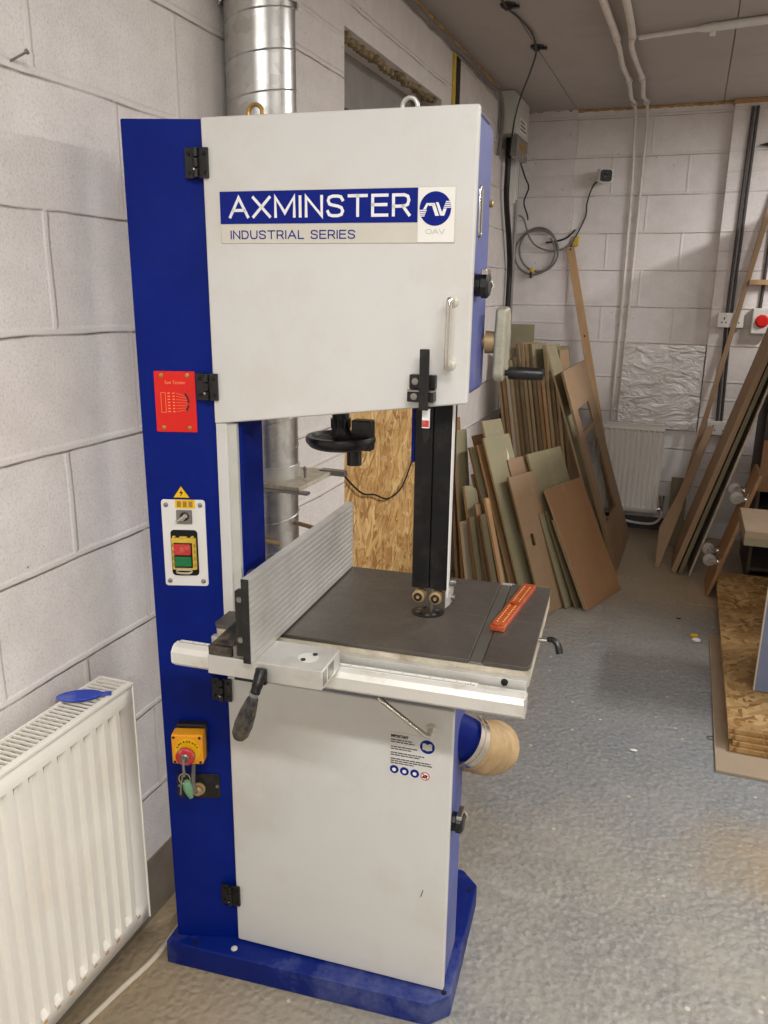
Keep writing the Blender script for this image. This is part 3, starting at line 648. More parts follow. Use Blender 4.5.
FBld().tube([(0.054, -0.008, 0.986), (0.058, -0.012, 0.992), (0.080, -0.012, 0.992), (0.085, -0.008, 0.990), (0.080, -0.009, 0.984), (0.060, -0.009, 0.984)], 0.0022, 8, closed=True).build('latch_loop', 'mdf_pale', sp_)
# emergency stop box
ebb = FBld().box(0.036, 0.100, -0.020, 0, 0.558, 0.638).build('box_back', 'black_dusty', column, smooth=False, bevel=0.003)
eb = FBld().box(0.032, 0.100, -0.052, -0.020, 0.560, 0.631).build('emergency_stop_box', 'estop', column, smooth=False, bevel=0.004, seg=3)
for a in (0.038, 0.094):
    for b_ in (0.566, 0.625): FBld().cyl((a, -0.052, b_), (a, -0.0532, b_), 0.003, seg=12).build('screw', 'ink', eb)
FBld().cyl((0.067, -0.052, 0.594), (0.067, -0.0532, 0.594), 0.0275, seg=40).build('legend_ring', 'yellow', eb)
for k, ch in enumerate('EMERGENCY'):
    a = math.radians(156-k*16.5); r = 0.0205
    o = put_text('lettering', ch, 0.0066, 'ink', eb, FT @ Matrix.Translation((0.067+r*math.cos(a), 0.594+r*math.sin(a), 0.0536)) @ Matrix.Rotation(a-PI/2, 4, 'Z') @ Matrix.Translation((-0.0021, 0, 0)))
eh = FBld().lathe((0.067, -0.0532, 0.591), (0, -1, 0), [(0, 0.010), (0.010, 0.011), (0.011, 0.0185), (0.014, 0.0205), (0.020, 0.0205), (0.0235, 0.017), (0.024, 0.010)], 32).build('stop_button', 'red_btn', eb)
FBld().lathe((0.067, -0.0772, 0.591), (0, -1, 0), [(0, 0.010), (0.001, 0.0095), (0.003, 0.007), (0.006, 0.0065)], 20).build('key_barrel', 'steel', eh)
# black plate with cable gland
bp = fplate('gland_plate', 'black', column, 0.024, 0.122, 0.443, 0.505, 0.010, 0, -0.003, bevel=0.0008)
for a in (0.030, 0.115): FBld().lathe((a, -0.003, 0.474), (0, -1, 0), [(0, 0.004), (0.002, 0.003)], 12).build('screw', 'steel', bp)
FBld().lathe((0.074, -0.003, 0.468), (0, -1, 0.1), [(0, 0.015), (0.005, 0.015), (0.006, 0.011), (0.016, 0.011), (0.020, 0.007)], 12).build('cable_gland', 'tan', bp)
FBld().tube([(0.074, -0.03, 0.561), (0.068, -0.026, 0.50), (0.072, -0.024, 0.475), (0.073, -0.014, 0.467)], 0.0042, 10).build('flexible_lead', 'cable_grey', bp)

# table with mitre slot, casting edge, insert, saw slit
TZ = 0.92
def tpoly(z, off=0.0):
    return [(-0.735+off, 1.325+off, z), (-0.232, 1.325+off, z), (-0.232, 1.344, z), (-0.2325, 1.738, z)]
tb = SB()
tb.p([(-0.738, 1.335, TZ-0.008), (-0.728, 1.325, TZ-0.008), (-0.228, 1.325, TZ-0.008), (-0.232, 1.738, TZ-0.008), (-0.70, 1.738, TZ-0.008), (-0.70, 1.400, TZ-0.008), (-0.738, 1.396, TZ-0.008)], (0, 0, 0.008))
tb.p([(-0.202, 1.325, TZ-0.008), (-0.130, 1.325, TZ-0.008), (-0.121, 1.329, TZ-0.008), (-0.118, 1.340, TZ-0.008), (-0.120, 1.738, TZ-0.008), (-0.207, 1.738, TZ-0.008)], (0, 0, 0.008))
table = tb.build('table', 'table', saw, smooth=False, bevel=0.001)
SB().p([(-0.226, 1.326, TZ-0.0085), (-0.204, 1.326, TZ-0.0085), (-0.209, 1.737, TZ-0.0085), (-0.231, 1.737, TZ-0.0085)], (0, 0, 0.0055)).build('mitre_slot', 'steel', table, smooth=False)
SB().b(-0.2285, -0.2015, 1.7375, 1.744, TZ-0.012, TZ-0.001).build('slot_stop', 'alu', table, smooth=False)
te = SB(); te.p([(-0.736, 1.336, TZ-0.045), (-0.728, 1.3265, TZ-0.045), (-0.130, 1.3265, TZ-0.045), (-0.1195, 1.340, TZ-0.045), (-0.1215, 1.7365, TZ-0.045), (-0.699, 1.7365, TZ-0.045), (-0.699, 1.401, TZ-0.045), (-0.736, 1.396, TZ-0.045)], (0, 0, 0.0365))
te.build('table_casting', 'cast', table, smooth=False, bevel=0.002)
SB().lathe(q(-0.350, 1.520, TZ), (0, 0, 1), [(0, 0.034), (0.0006, 0.034), (0.0008, 0.033)], 40).build('table_insert', 'black', table)
for k in range(9):
    a = 2*PI*k/9; SB().cyl(q(-0.350+0.021*math.cos(a), 1.520+0.021*math.sin(a), TZ+0.0008), q(-0.350+0.021*math.cos(a), 1.520+0.021*math.sin(a), TZ+0.0012), 0.0045, seg=12).build('insert_hole', 'steel' if k % 3 else 'hole', table)
SB().b(-0.316, -0.232, 1.5294, 1.5306, TZ, TZ+0.0005).b(-0.202, -0.121, 1.5294, 1.5306, TZ, TZ+0.0005).build('saw_slit', 'steel', table, smooth=False)
# trunnion block under the table
SB().p([(-0.60, 1.46, 0.875), (-0.24, 1.46, 0.875), (-0.29, 1.46, 0.80), (-0.55, 1.46, 0.80)], (0, 0.09, 0)).build('trunnion', 'black_post', saw, smooth=False, bevel=0.004)
# lock lever at right edge
lv = SB().cyl(q(-0.121, 1.50, 0.898), q(-0.100, 1.50, 0.898), 0.005).build('lock_stud', 'steel', table)
SB().tube([q(-0.104, 1.50, 0.901), q(-0.092, 1.498, 0.902), q(-0.083, 1.493, 0.895), q(-0.078, 1.488, 0.880)], lambda t: 0.0055+0.002*t, 10).build('lock_lever', 'black', lv)
# rail: flat bracket and extrusion with scale
SB().b(-0.735, -0.121, 1.312, 1.3255, 0.852, 0.9).build('rail_bracket', 'alu', saw, smooth=False, bevel=0.001)
SB().lathe(q(-0.160, 1.312, 0.8925), (0, -1, 0), [(0, 0.0065), (0.003, 0.006), (0.004, 0.004)], 16).build('bracket_bolt', 'black_post', saw)
pr = [(1.306, 0.846), (1.306, 0.884), (1.300, 0.8875), (1.286, 0.8875), (1.278, 0.883), (1.271, 0.874), (1.271, 0.852), (1.276, 0.846)]
rail = SB().p([(-0.797, v, z) for v, z in pr], (0.677, 0, 0)).build('fence_rail', 'alu_white', saw, smooth=False, bevel=0.0006)
SB().p([(-0.802, v*0.94+1.29*0.06, z*0.94+0.866*0.06) for v, z in pr], (0.006, 0, 0)).build('rail_end_cap', 'white_plastic', rail, smooth=False)
SB().b(-0.121, -0.117, 1.274, 1.306, 0.8475, 0.882).build('rail_end_cap', 'alu', rail, smooth=False)
SB().b(-0.795, -0.205, 1.289, 1.302, 0.8875, 0.8883).build('rail_scale', 'plate_white', rail, smooth=False)
tk = SB(); u = -0.792; k = 0
while u < -0.208:
    tk.b(u, u+0.0007, 1.2905, (1.2995 if k % 5 == 0 else 1.2945), 0.8883, 0.8887); u += 0.005; k += 1
tk.b(-0.792, -0.208, 1.2900, 1.2906, 0.8883, 0.8887); tk.build('scale_marks', 'ink', rail, smooth=False)
# rip fence, carrier and clamp lever
fn_ = SB()
prf = [(-0.584, 0.925)]
for k in range(13):
    z = 0.930+k*0.0117; prf += [(-0.584, z), (-0.584, z+0.0075), (-0.5858, z+0.0085), (-0.5858, z+0.0110)]
prf += [(-0.584, 1.081), (-0.598, 1.081), (-0.598, 0.925)]
fence = fn_.p([(a, 1.178, b_) for a, b_ in prf], (0, 0.552, 0)).build('rip_fence', 'alu', saw, smooth=False)
SB().b(-0.5985, -0.5845, 1.1765, 1.178, 0.925, 1.081).build('fence_end_plate', 'black', fence, smooth=False)
SB().p([(-0.600, 1.185, 0.932), (-0.600, 1.225, 0.932), (-0.600, 1.225, 1.02), (-0.600, 1.200, 1.055), (-0.600, 1.185, 1.055)], (-0.016, 0, 0)).build('fence_bracket', 'black', fence, smooth=False, bevel=0.002)
for z in (0.965, 1.04): SB().lathe(q(-0.606, 1.185, z), (0, -1, 0), [(0, 0.006), (0.003, 0.005)], 14).build('bracket_screw', 'steel', fence)
SB().cyl(q(-0.612, 1.23, 1.03), q(-0.612, 1.25, 1.05), 0.009, 0.009, 14).sphere(q(-0.612, 1.255, 1.058), 0.013).build('fence_knob', 'black', fence)
cr = SB().b(-0.676, -0.458, 1.190, 1.285, 0.888, 0.924)
carrier = cr.build('fence_carrier', 'alu', saw, smooth=False, bevel=0.0012)
SB().b(-0.4585, -0.4575, 1.196, 1.215, 0.893, 0.919).b(-0.4585, -0.4575, 1.222, 1.250, 0.893, 0.919).build('carrier_end', 'steel', carrier, smooth=False)
SB().lathe(q(-0.50, 1.235, 0.924), (0, 0, 1), [(0, 0.019), (0.0006, 0.019), (0.0007, 0.018)], 32).build('scale_lens', 'alu_white', carrier)
SB().cyl(q(-0.492, 1.248, 0.9245), q(-0.492, 1.248, 0.9265), 0.0045, seg=12).cyl(q(-0.505, 1.222, 0.9245), q(-0.505, 1.222, 0.9265), 0.0045, seg=12).build('lens_screw', 'ink', carrier)
SB().b(-0.675, -0.628, 1.192, 1.330, 0.924, 0.941).p([(-0.672, 1.20, 0.941), (-0.630, 1.20, 0.941), (-0.628, 1.33, 0.962), (-0.655, 1.33, 0.962)], (0, 0, 0.003)).build('carrier_cover', 'black_dusty', carrier, smooth=False, bevel=0.003)
SB().b(-0.627, -0.605, 1.194, 1.24, 0.924, 0.945).build('clamp_block', 'steel', carrier, smooth=False, bevel=0.001)
SB().b(-0.580, -0.560, 1.183, 1.196, 0.885, 0.914).build('lever_slot', 'black', carrier, smooth=False, bevel=0.001)
lo = SB().tube([q(-0.570, 1.188, 0.908), q(-0.570, 1.174, 0.894), q(-0.572, 1.164, 0.878)], [0.011, 0.010, 0.009], 12).build('clamp_arm', 'black_post', carrier)
SB().lathe(q(-0.573, 1.162, 0.874), (-0.30, -0.25, -1), [(0, 0.007), (0.006, 0.010), (0.03, 0.0145), (0.055, 0.0165), (0.074, 0.0150), (0.083, 0.0095), (0.085, 0.002)], 24).build('clamp_handle', 'black_dusty', carrier)
SB().lathe(q(-0.572, 1.163, 0.879), (-0.30, -0.25, -1), [(0, 0.009), (0.007, 0.008)], 16).build('handle_ferrule', 'steel', carrier)
SB().b(-0.742, -0.70, 1.415, 1.44, 0.755, 0.775).build('rail_stay', 'black', saw, smooth=False)

# blade guard post, guides and blade
gp = SB().b(-0.376, -0.3415, 1.482, 1.522, 0.985, 1.40).b(-0.3390, -0.304, 1.482, 1.522, 0.985, 1.40).b(-0.3415, -0.339, 1.486, 1.52, 0.985, 1.40)
guard = gp.build('guide_post', 'black_post', saw, smooth=False, bevel=0.001)
SB().b(-0.3038, -0.3018, 1.476, 1.494, 0.972, 1.38).build('blade_guard_strip', 'white_plastic', guard, smooth=False)
SB().p([(-0.307, 1.482, 0.985), (-0.297, 1.482, 0.985), (-0.297, 1.482, 0.957), (-0.307, 1.482, 0.947)], (0, 0.03, 0)).build('guard_bracket', 'alu', guard, smooth=False)
SB().cyl(q(-0.300, 1.495, 1.000), q(-0.289, 1.495, 1.000), 0.006, seg=12).cyl(q(-0.300, 1.495, 0.968), q(-0.290, 1.495, 0.968), 0.006, seg=12).build('thumb_screw', 'steel', guard)
for u in (-0.3615, -0.3265):
    b_ = SB().lathe(q(u, 1.477, 0.967), (0, 1, 0), [(0, 0.009), (0.002, 0.0128), (0.022, 0.0128), (0.026, 0.009)], 28).build('roller_guide', 'tan', guard)
    SB().lathe(q(u, 1.477, 0.967), (0, -1, 0), [(0, 0.0085), (0.0015, 0.0085), (0.002, 0.006)], 20).build('roller_hub', 'black', b_)
    SB().lathe(q(u, 1.475, 0.967), (0, -1, 0), [(0, 0.004), (0.0015, 0.0035)], 12).build('roller_screw', 'tan', b_)
SB().b(-0.3445, -0.3435, 1.515, 1.535, 0.80, 1.36).build('blade', 'steel', saw, smooth=False)
SB().b(-0.388, -0.382, 1.50, 1.53, 1.235, 1.36).build('guide_stop', 'saw_blue', guard, smooth=False)
# guide post indicator and clamp on the upper door
gb = SB().b(-0.372, -0.324, 1.412, 1.4275, 1.388, 1.413).b(-0.374, -0.325, 1.405, 1.4275, 1.365, 1.383).build('guide_clamp', 'black', udoor, smooth=False, bevel=0.002)
SB().b(-0.373, -0.326, 1.4035, 1.4265, 1.3835, 1.3865).build('clamp_edge', 'steel', gb, smooth=False)
for z in (1.401, 1.375): SB().lathe(q(-0.361, 1.405 if z < 1.39 else 1.412, z), (0, -1, 0), [(0, 0.006), (0.001, 0.006), (0.0015, 0.003)], 14).build('clamp_screw', 'steel', gb)
gi = SB().b(-0.350, -0.333, 1.396, 1.404, 1.352, 1.459).build('height_rod', 'black', gb, smooth=False, bevel=0.0015)
SB().b(-0.347, -0.334, 1.4145, 1.421, 1.318, 1.352).build('height_label', 'white_print', gi, smooth=False)
SB().b(-0.3468, -0.3343, 1.4140, 1.4145, 1.320, 1.332).build('label_band', 'red_btn', gi, smooth=False)
SB().p([(-0.347, 1.421, 1.352), (-0.335, 1.421, 1.352), (-0.335, 1.421, 1.300), (-0.341, 1.421, 1.288), (-0.347, 1.421, 1.30)], (0, 0.004, 0)).build('pointer', 'black', gi, smooth=False)

# small fittings on the right side of the saw
def latch(v, z, par):
    a = SB().lathe(q(-0.274, v, z), (1, 0, 0), [(0, 0.020), (0.010, 0.020), (0.012, 0.023), (0.022, 0.023), (0.026, 0.018)], 10).build('door_latch', 'black', par)
    SB().b(-0.262, -0.250, v-0.020, v+0.020, z+0.017, z+0.027).build('latch_clip', 'chrome', a, smooth=False, bevel=0.002)
    SB().tube([q(-0.262, v+0.022, z+0.02), q(-0.246, v+0.024, z), q(-0.262, v+0.022, z-0.022)], 0.0028, 8).build('latch_hook', 'chrome', a)
latch(1.492, 1.568, upper); latch(1.475, 0.47, lower)
sw = SB(); ring = [(a, b_) for a, b_ in rrect(1.495, 1.516, 1.650, 1.735, 0.009)]
sw.tube([q(-0.273, a, b_) for a, b_ in ring], 0.0022, 6, closed=True, smooth=0).build('window_bezel', 'chrome', upper)
SB().p([(-0.2745, a, b_) for a, b_ in ring], (0.0012, 0, 0)).build('tension_window', 'conduit_dark', upper, smooth=False)
SB().lathe(q(-0.274, 1.608, 1.715), (1, 0, 0), [(0, 0.006), (0.005, 0.006), (0.006, 0.004)], 8).build('brass_fitting', 'brass', upper)
# tracking crank: hub, cast arm, black grip
hub = SB().lathe(q(-0.274, 1.600, 1.462), (1, 0, 0), [(0, 0.012), (0.004, 0.012), (0.005, 0.022), (0.030, 0.020), (0.032, 0.012)], 28).build('crank_hub', 'tan', saw)
ap = [(1.582, 1.527), (1.628, 1.530), (1.644, 1.515), (1.650, 1.470), (1.640, 1.425), (1.620, 1.392), (1.580, 1.388), (1.570, 1.400), (1.573, 1.470)]
SB().p([(-0.250, a, b_) for a, b_ in ap], (0.022, 0, 0)).build('crank_arm', 'crank_grey', hub, smooth=False, bevel=0.006, seg=3)
SB().lathe(q(-0.228, 1.596, 1.405), (1, 0, 0), [(0, 0.006), (0.006, 0.006), (0.007, 0.0115), (0.010, 0.0125), (0.070, 0.0125), (0.074, 0.0105), (0.075, 0.002)], 24).build('crank_grip', 'black', hub)
# tension handwheel under the upper box, with shaft
hw = SB()
hw.lathe(q(-0.568, 1.60, 1.234), (0, 0, 1), [(0, 0.058), (0.004, 0.066), (0.013, 0.0735), (0.020, 0.0745), (0.026, 0.072), (0.0265, 0.062), (0.022, 0.059), (0.018, 0.056)], 48, cap=True)
handwheel = hw.build('handwheel', 'black', saw)
SB().lathe(q(-0.568, 1.60, 1.250), (0, 0, 1), [(0, 0.060), (0.004, 0.058), (0.007, 0.040), (0.012, 0.026), (0.022, 0.020), (0.045, 0.018), (0.062, 0.018)], 40).build('wheel_web', 'black_dusty', handwheel)
for k in range(8):
    a = 2*PI*k/8; SB().cyl(q(-0.568+0.018*math.cos(a), 1.60+0.018*math.sin(a), 1.278), q(-0.568+0.018*math.cos(a), 1.60+0.018*math.sin(a), 1.296), 0.0045, seg=8).build('hub_lobe', 'black', handwheel)
SB().cyl(q(-0.542, 1.612, 1.196), q(-0.542, 1.612, 1.240), 0.016).build('wheel_shaft', 'black', handwheel)
SB().b(-0.540, -0.497, 1.585, 1.615, 1.232, 1.296).build('tension_bracket', 'black', saw, smooth=False, bevel=0.003)
# lifting eyes
for (u, v) in ((-0.708, 1.52), (-0.412, 1.53)):
    e_ = SB().tube([q(u+0.014*math.cos(2*PI*k/12), v, 1.873+0.014*math.sin(2*PI*k/12)) for k in range(12)], 0.004, 10, closed=True, smooth=3)
    e_.cyl(q(u, v, 1.8508), q(u, v, 1.861), 0.007).build('lifting_eye', 'brass' if u < -0.5 else 'alu', upper)
# lower dust outlet, clamp band and flexible hose
out = SB().cyl(q(-0.345, 1.515, 0.672), q(-0.268, 1.575, 0.607), 0.050, 0.050, 32).build('dust_outlet', 'saw_blue', saw)
SB().cyl(q(-0.2745, 1.570, 0.6125), q(-0.257, 1.5835, 0.5975), 0.0575, seg=32).build('hose_clamp', 'chrome', out)
hs = SB().tube([q(-0.270, 1.5735, 0.6085), q(-0.238, 1.605, 0.576), q(-0.221, 1.665, 0.543), q(-0.230, 1.73, 0.512), q(-0.275, 1.785, 0.462), q(-0.35, 1.82, 0.435), q(-0.48, 1.84, 0.41)],
        lambda t: 0.0555+0.0034*math.sin(t*2*PI*14), 28, smooth=20)
hs.build('dust_hose', 'hose', out)

# ---------------------------------------------------------------- things on the saw
ps = thing('push_stick', 'orange perforated straight gauge lying on the bandsaw table', 'gauge', S_*(-0.1825)+D_*1.592+Vector((0, 0, TZ+0.0006)), TH-0.13)
MB().box(-0.0145, 0.0145, -0.130, 0.130, 0, 0.011).build('gauge_body', 'orange', ps, smooth=False, bevel=0.002)
dt = MB()
for k in range(22):
    if k in (10, 11): continue
    for x in (-0.006, 0.006): dt.box(x-0.0013, x+0.0013, -0.105+k*0.010-0.0018, -0.105+k*0.010+0.0018, 0.012, 0.0124)
dt.build('perforations', 'orange_dot', ps, smooth=False)
MB().cyl((0, 0.0, 0.012), (0, 0, 0.0145), 0.008, seg=20).cyl((-0.002, -0.122, 0.012), (-0.002, -0.122, 0.0145), 0.009, seg=20).build('boss', 'orange', ps)

kf = saw.matrix_world if False else Matrix.Translation(S_*U0+D_*V0) @ Matrix.Rotation(TH, 4, 'Z')
def cw(x, y, z): return kf @ (CF @ Vector((x, y, z)))
ky = thing('key_bunch', 'bunch of keys with green fob hanging from the emergency stop', 'keys', cw(0.067, -0.086, 0.575))
kl = [cw(0.067, -0.086, 0.575)]
def kc(x, y, z): return cw(x, y, z)-kl[0]
MB().tube([kc(0.067, -0.085, 0.595), kc(0.067, -0.089, 0.579), kc(0.067, -0.087, 0.554)], 0.0028, 8).build('key', 'steel', ky)
MB().tube([kc(0.067+0.012*math.cos(2*PI*k/10), -0.086, 0.547+0.013*math.sin(2*PI*k/10)) for k in range(10)], 0.0009, 6, closed=True).build('key_ring', 'chrome', ky)
MB().tube([kc(0.063, -0.085, 0.555), kc(0.058, -0.084, 0.524), kc(0.056, -0.084, 0.507)], 0.002, 8).build('spare_key', 'steel', ky)
MB().tube([kc(0.070, -0.085, 0.541), kc(0.073, -0.083, 0.522), kc(0.078, -0.082, 0.499)], lambda t: 0.0045+0.0055*math.sin(PI*min(1, t+0.05)), 12).build('key_fob', paint('green_fob', (110, 158, 118), 0.4), ky)

# ---------------------------------------------------------------- extraction duct behind the saw
dx, dy, dr = -1.044, 1.952, 0.0850
du = thing('spiral_duct', 'galvanised spiral extraction duct standing behind the bandsaw', 'duct', (dx, dy, 0))
MB().lathe((0, 0, 1.09), (0, 0, 1), [(0, 0.0765), (0.44, 0.0765), (0.50, dr), (CZ-1.091, dr)], 64).build('upper_duct', 'galv', du)
MB().cyl((0, 0, 0.70), (0, 0, 1.045), 0.075, seg=64).build('lower_duct', 'galv', du)
sm = MB(); pts = []
for k in range(0, 24*17+1):
    a = 2*PI*k/24; z_ = 1.14+k/24*0.088; r_ = 0.077 if z_ < 1.53 else (dr+0.0005 if z_ > 1.59 else 0.077+(z_-1.53)/0.06*(dr-0.0765)); pts.append((math.cos(a)*r_, math.sin(a)*r_, z_))
sm.tube(pts, 0.0022, 6, smooth=0).build('spiral_seam', 'galv', du)
pts = []
for k in range(0, 24*4+1):
    a = 2*PI*k/24; pts.append((math.cos(a)*0.0755, math.sin(a)*0.0755, 0.70+k/24*0.084))
MB().tube(pts, 0.0022, 6, smooth=0).build('spiral_seam', 'galv', du)
cl = MB(); n = 40
for k in range(n):
    a0 = 2*PI*k/n; a1 = 2*PI*(k+0.8)/n; r = dr+0.006
    cl.prism([(r*math.cos(a0), r*math.sin(a0), 2.235), (r*math.cos(a1), r*math.sin(a1), 2.235), ((r+.006)*math.cos(a1), (r+.006)*math.sin(a1), 2.205+0.012*random.random()), (r*math.cos(a0), r*math.sin(a0), 2.21)], (-0.004*math.cos(a0), -0.004*math.sin(a0), 0))
cl.build('crimped_collar', 'galv', du); MB().lathe((0, 0, 2.235), (0, 0, 1), [(0, dr+0.004), (0.012, dr+0.009), (0.05, dr+0.009), (0.055, dr+0.002)], 48).build('duct_collar', 'galv', du)
bg = MB().lathe((0, 0, 1.058), (0, 0, 1), [(0, 0.080), (0.035, 0.081), (0.036, 0.0766)], 48).build('gate_collar', 'alu', du)
gt = MB().box(-0.095, 0.135, -0.100, 0.135, 1.046, 1.058)
gate = gt.build('blast_gate', 'cast', du, smooth=False, bevel=0.002)
MB().box(-0.09, 0.160, -0.106, -0.086, 1.040, 1.047).build('gate_slide', 'steel', gate, smooth=False)
MB().box(0.10, 0.175, 0.105, 0.130, 1.047, 1.062).build('gate_slide', 'steel', gate, smooth=False)
MB().cyl((0.10, 0.01, 1.056), (0.10, 0.01, 1.082), 0.004, seg=10).sphere((0.10, 0.01, 1.084), 0.006).build('gate_pin', 'steel', gate)
MB().cyl((0.06, 0.0, 0.932), (0.155, -0.02, 0.925), 0.006, seg=12).build('gate_rod', 'tan', du)
MB().cyl((-0.01, -0.088, 0.898), (0.075, -0.092, 0.895), 0.006, seg=12).build('gate_rod', 'tan', du)
MB().tube([(0, 0, 0.71), (0.005, 0, 0.62), (0.05, 0.01, 0.52), (0.15, 0.015, 0.44), (0.30, 0.02, 0.40), (0.42, 0.02, 0.40)], 0.072, 36, smooth=10).build('duct_elbow', 'galv', du)

# ---------------------------------------------------------------- near radiator
ra = thing('radiator', 'cream panel radiator on the left wall in front of the bandsaw', 'radiator', (-1.03, 0.35, 0.155))
L = 0.935; H = 0.592
pn = MB(); pitch = 0.0365; y = 0.0; pts = []
prof = [(0.0, 0.0), (0.34, 0.0), (0.44, -0.011), (0.90, -0.011), (1.0, 0.0)]
n_ch = int(L/pitch)
rows = []
for zi, z in enumerate((0.0, 0.035, 0.048, H-0.055, H-0.042, H)):
    row = []
    dep = 0.0 if zi in (0, 1, 4, 5) else 1.0
    for c_ in range(n_ch):
        for fy, fx in prof[:-1]: row.append(pn.bm.verts.new((fx*dep, (c_+fy)*pitch, z)))
    row.append(pn.bm.verts.new((0, L, z))); rows.append(row)
for a, b_ in zip(rows, rows[1:]):
    for i in range(len(a)-1): pn.bm.faces.new((a[i], a[i+1], b_[i+1], b_[i]))
po = pn.build('front_panel', 'rad', ra); 
for p_ in po.data.polygons: p_.use_smooth = True
sd = po.modifiers.new('thickness', 'SOLIDIFY'); sd.thickness = 0.002; sd.offset = -1
MB().box(-0.082, -0.074, 0.0, L, 0.01, H-0.01).build('back_panel', 'rad', ra, smooth=False)
MB().box(-0.082, 0.002, L-0.001, L+0.004, -0.002, H+0.002).build('side_cover', 'rad', ra, smooth=False, bevel=0.002)
MB().box(-0.082, 0.002, -0.004, 0.001, -0.002, H+0.002).build('side_cover', 'rad', ra, smooth=False, bevel=0.002)
MB().box(-0.010, 0.004, 0, L, H-0.004, H+0.004).box(-0.082, -0.076, 0, L, H-0.004, H+0.004).build('top_rim', 'rad', ra, smooth=False, bevel=0.002)
gr = MB(); y = 0.006
while y < L-0.008:
    gr.box(-0.076, -0.010, y, y+0.0036, H-0.003, H+0.001); y += 0.0125
gr.build('top_grille', 'rad', ra, smooth=False)
MB().box(-0.074, -0.012, 0, L, H-0.12, H-0.115).build('grille_shade_plate', 'hole', ra, smooth=False)  # black plate stands in for the shade between the grille slats
random.seed(9)
for c_ in range(4, n_ch):
    if random.random() < 0.7: MB().sphere((0.0006, c_*pitch+0.022, 0.028), 0.006, (0.12, 1.1, 0.4+random.random()*0.4), 8).build('rust_mark', 'rust', ra)
vb = MB().lathe((0.0, L+0.004, 0.0), (0, 0, 1), [(0, 0.008), (0.02, 0.012), (0.03, 0.012)], 12).build('bleed_valve', 'rad', ra)
vb.location = (-0.03, 0.008, 0.02)
MB().lathe((-1.075+1.03, L-0.40, -0.155), (0, 0, 1), [(0, 0.0075), (0.16, 0.0075)], 14).build('supply_pipe', 'cable_white', ra)
# blue plastic tool on the radiator
bt = MB(); ol = []
for k in range(32):
    a = 2*PI*k/32; rx = 0.023*(1+0.10*math.cos(2*a)); ol.append((rx*math.cos(a)*0.9, 0.045*math.sin(a), 0))
bt.prism(ol, (0, 0, 0.006))
bo_ = bt.build('scraper', 'blue_plastic', None, bevel=0.002)
bo_.location = (-1.085, 1.190, 0.7515); bo_.rotation_euler = (0, 0, -1.0)
tag(bo_, 'blue plastic oval scraper lying on the radiator grille', 'scraper')
MB().box(-0.006, 0.006, 0.040, 0.062, 0.001, 0.005).build('tab', 'blue_plastic', bo_, smooth=False, bevel=0.001)
tag(MB().tube([(-1.085, 0.7, 0.007), (-1.090, 1.0, 0.007), (-1.068, 1.18, 0.007), (-1.045, 1.33, 0.007), (-1.060, 1.50, 0.007), (-1.10, 1.75, 0.007)], 0.007, 10).build('floor_cable', 'cable_white'), 'thick white cable on the floor under the cream radiator', 'cable')
nl = MB().cyl((0, 0, 0), (0.030, 0.012, 0.016), 0.0022, seg=8).cyl((0.029, 0.0115, 0.0155), (0.033, 0.013, 0.0175), 0.0045, seg=10).build('nail', 'steel')
nl.location = (LX-0.004, 1.225, 1.925); tag(nl, 'bent steel nail sticking out of the left block wall', 'nail')

# ---------------------------------------------------------------- boards in the wall opening, cable
ob = MB().box(-0.009, 0.009, 0.005, 1.095, 0.002, 1.90).build('strand_board', 'osb', smooth=False)
ob.location = (LX-0.03, 2.695, 0); tag(ob, 'large strand board sheet closing the opening in the left wall', 'board')
tag(MB().tube([(LX-0.012, 2.70, 0.90), (LX-0.008, 2.80, 0.83), (LX-0.004, 2.90, 0.775), (LX-0.004, 3.02, 0.745), (LX-0.004, 3.18, 0.690), (LX-0.004, 3.35, 0.695), (LX-0.008, 3.48, 0.76), (LX-0.012, 3.60, 0.86)], 0.0038, 8).build('slack_cable', 'cable_black'), 'slack black cable hanging across the strand board', 'cable')

# ---------------------------------------------------------------- services on the walls
mb_ = thing('meter_box', 'grey electrical box high on the left wall in the corner', 'electrical box', (LX-0.004, 4.95, 2.42))
MB().prism([(0, 0, 0), (0.105, 0, 0), (0.105, 0, 0.20), (0.085, 0, 0.222), (0, 0, 0.222)], (0, 0.36, 0)).build('enclosure', 'grey_plastic', mb_, smooth=False, bevel=0.004)
MB().box(0.105, 0.107, 0.10, 0.30, 0.02, 0.10).build('label', 'white_plastic', mb_, smooth=False)
lm = MB()
for k in range(3): lm.box(0.107, 0.108, 0.11, 0.28-0.03*k, 0.035+k*0.020, 0.043+k*0.020)
lm.build('label_print', 'ink', mb_, smooth=False)
MB().box(0.070, 0.108, 0.04, 0.35, -0.115, 0.0).build('smoky_cover', 'clear', mb_, smooth=False, bevel=0.003)
MB().box(0.1082, 0.1090, 0.10, 0.30, -0.07, -0.03).build('meter_plate', 'brass', mb_, smooth=False)
tag(MB().tube([(-1.105, 5.10, 2.42), (-1.10, 5.08, 2.25), (-1.105, 5.11, 2.08), (-1.105, 5.24, 1.86), (-1.11, 5.33, 1.68), (-1.11, 5.33, 1.45), (-1.11, 5.33, 0.5)], 0.017, 12).build('supply_cable', 'cable_black'), 'thick black cable running down from the grey electrical box', 'cable')
tr_ = MB().box(-0.02, 0.02, -0.02, 0.02, 0, 0.30).build('cable_trunking', 'white_plastic', smooth=False, bevel=0.002); tr_.location = (LX+0.017, 5.33, 2.08)
tag(tr_, 'short white trunking below the grey electrical box, the longer lower piece', 'trunking')
tr2 = MB().box(-0.014, 0.014, -0.014, 0.014, 0, 0.24).build('cable_trunking', 'white_plastic', smooth=False, bevel=0.002); tr2.location = (LX+0.018, 5.42, 2.11)
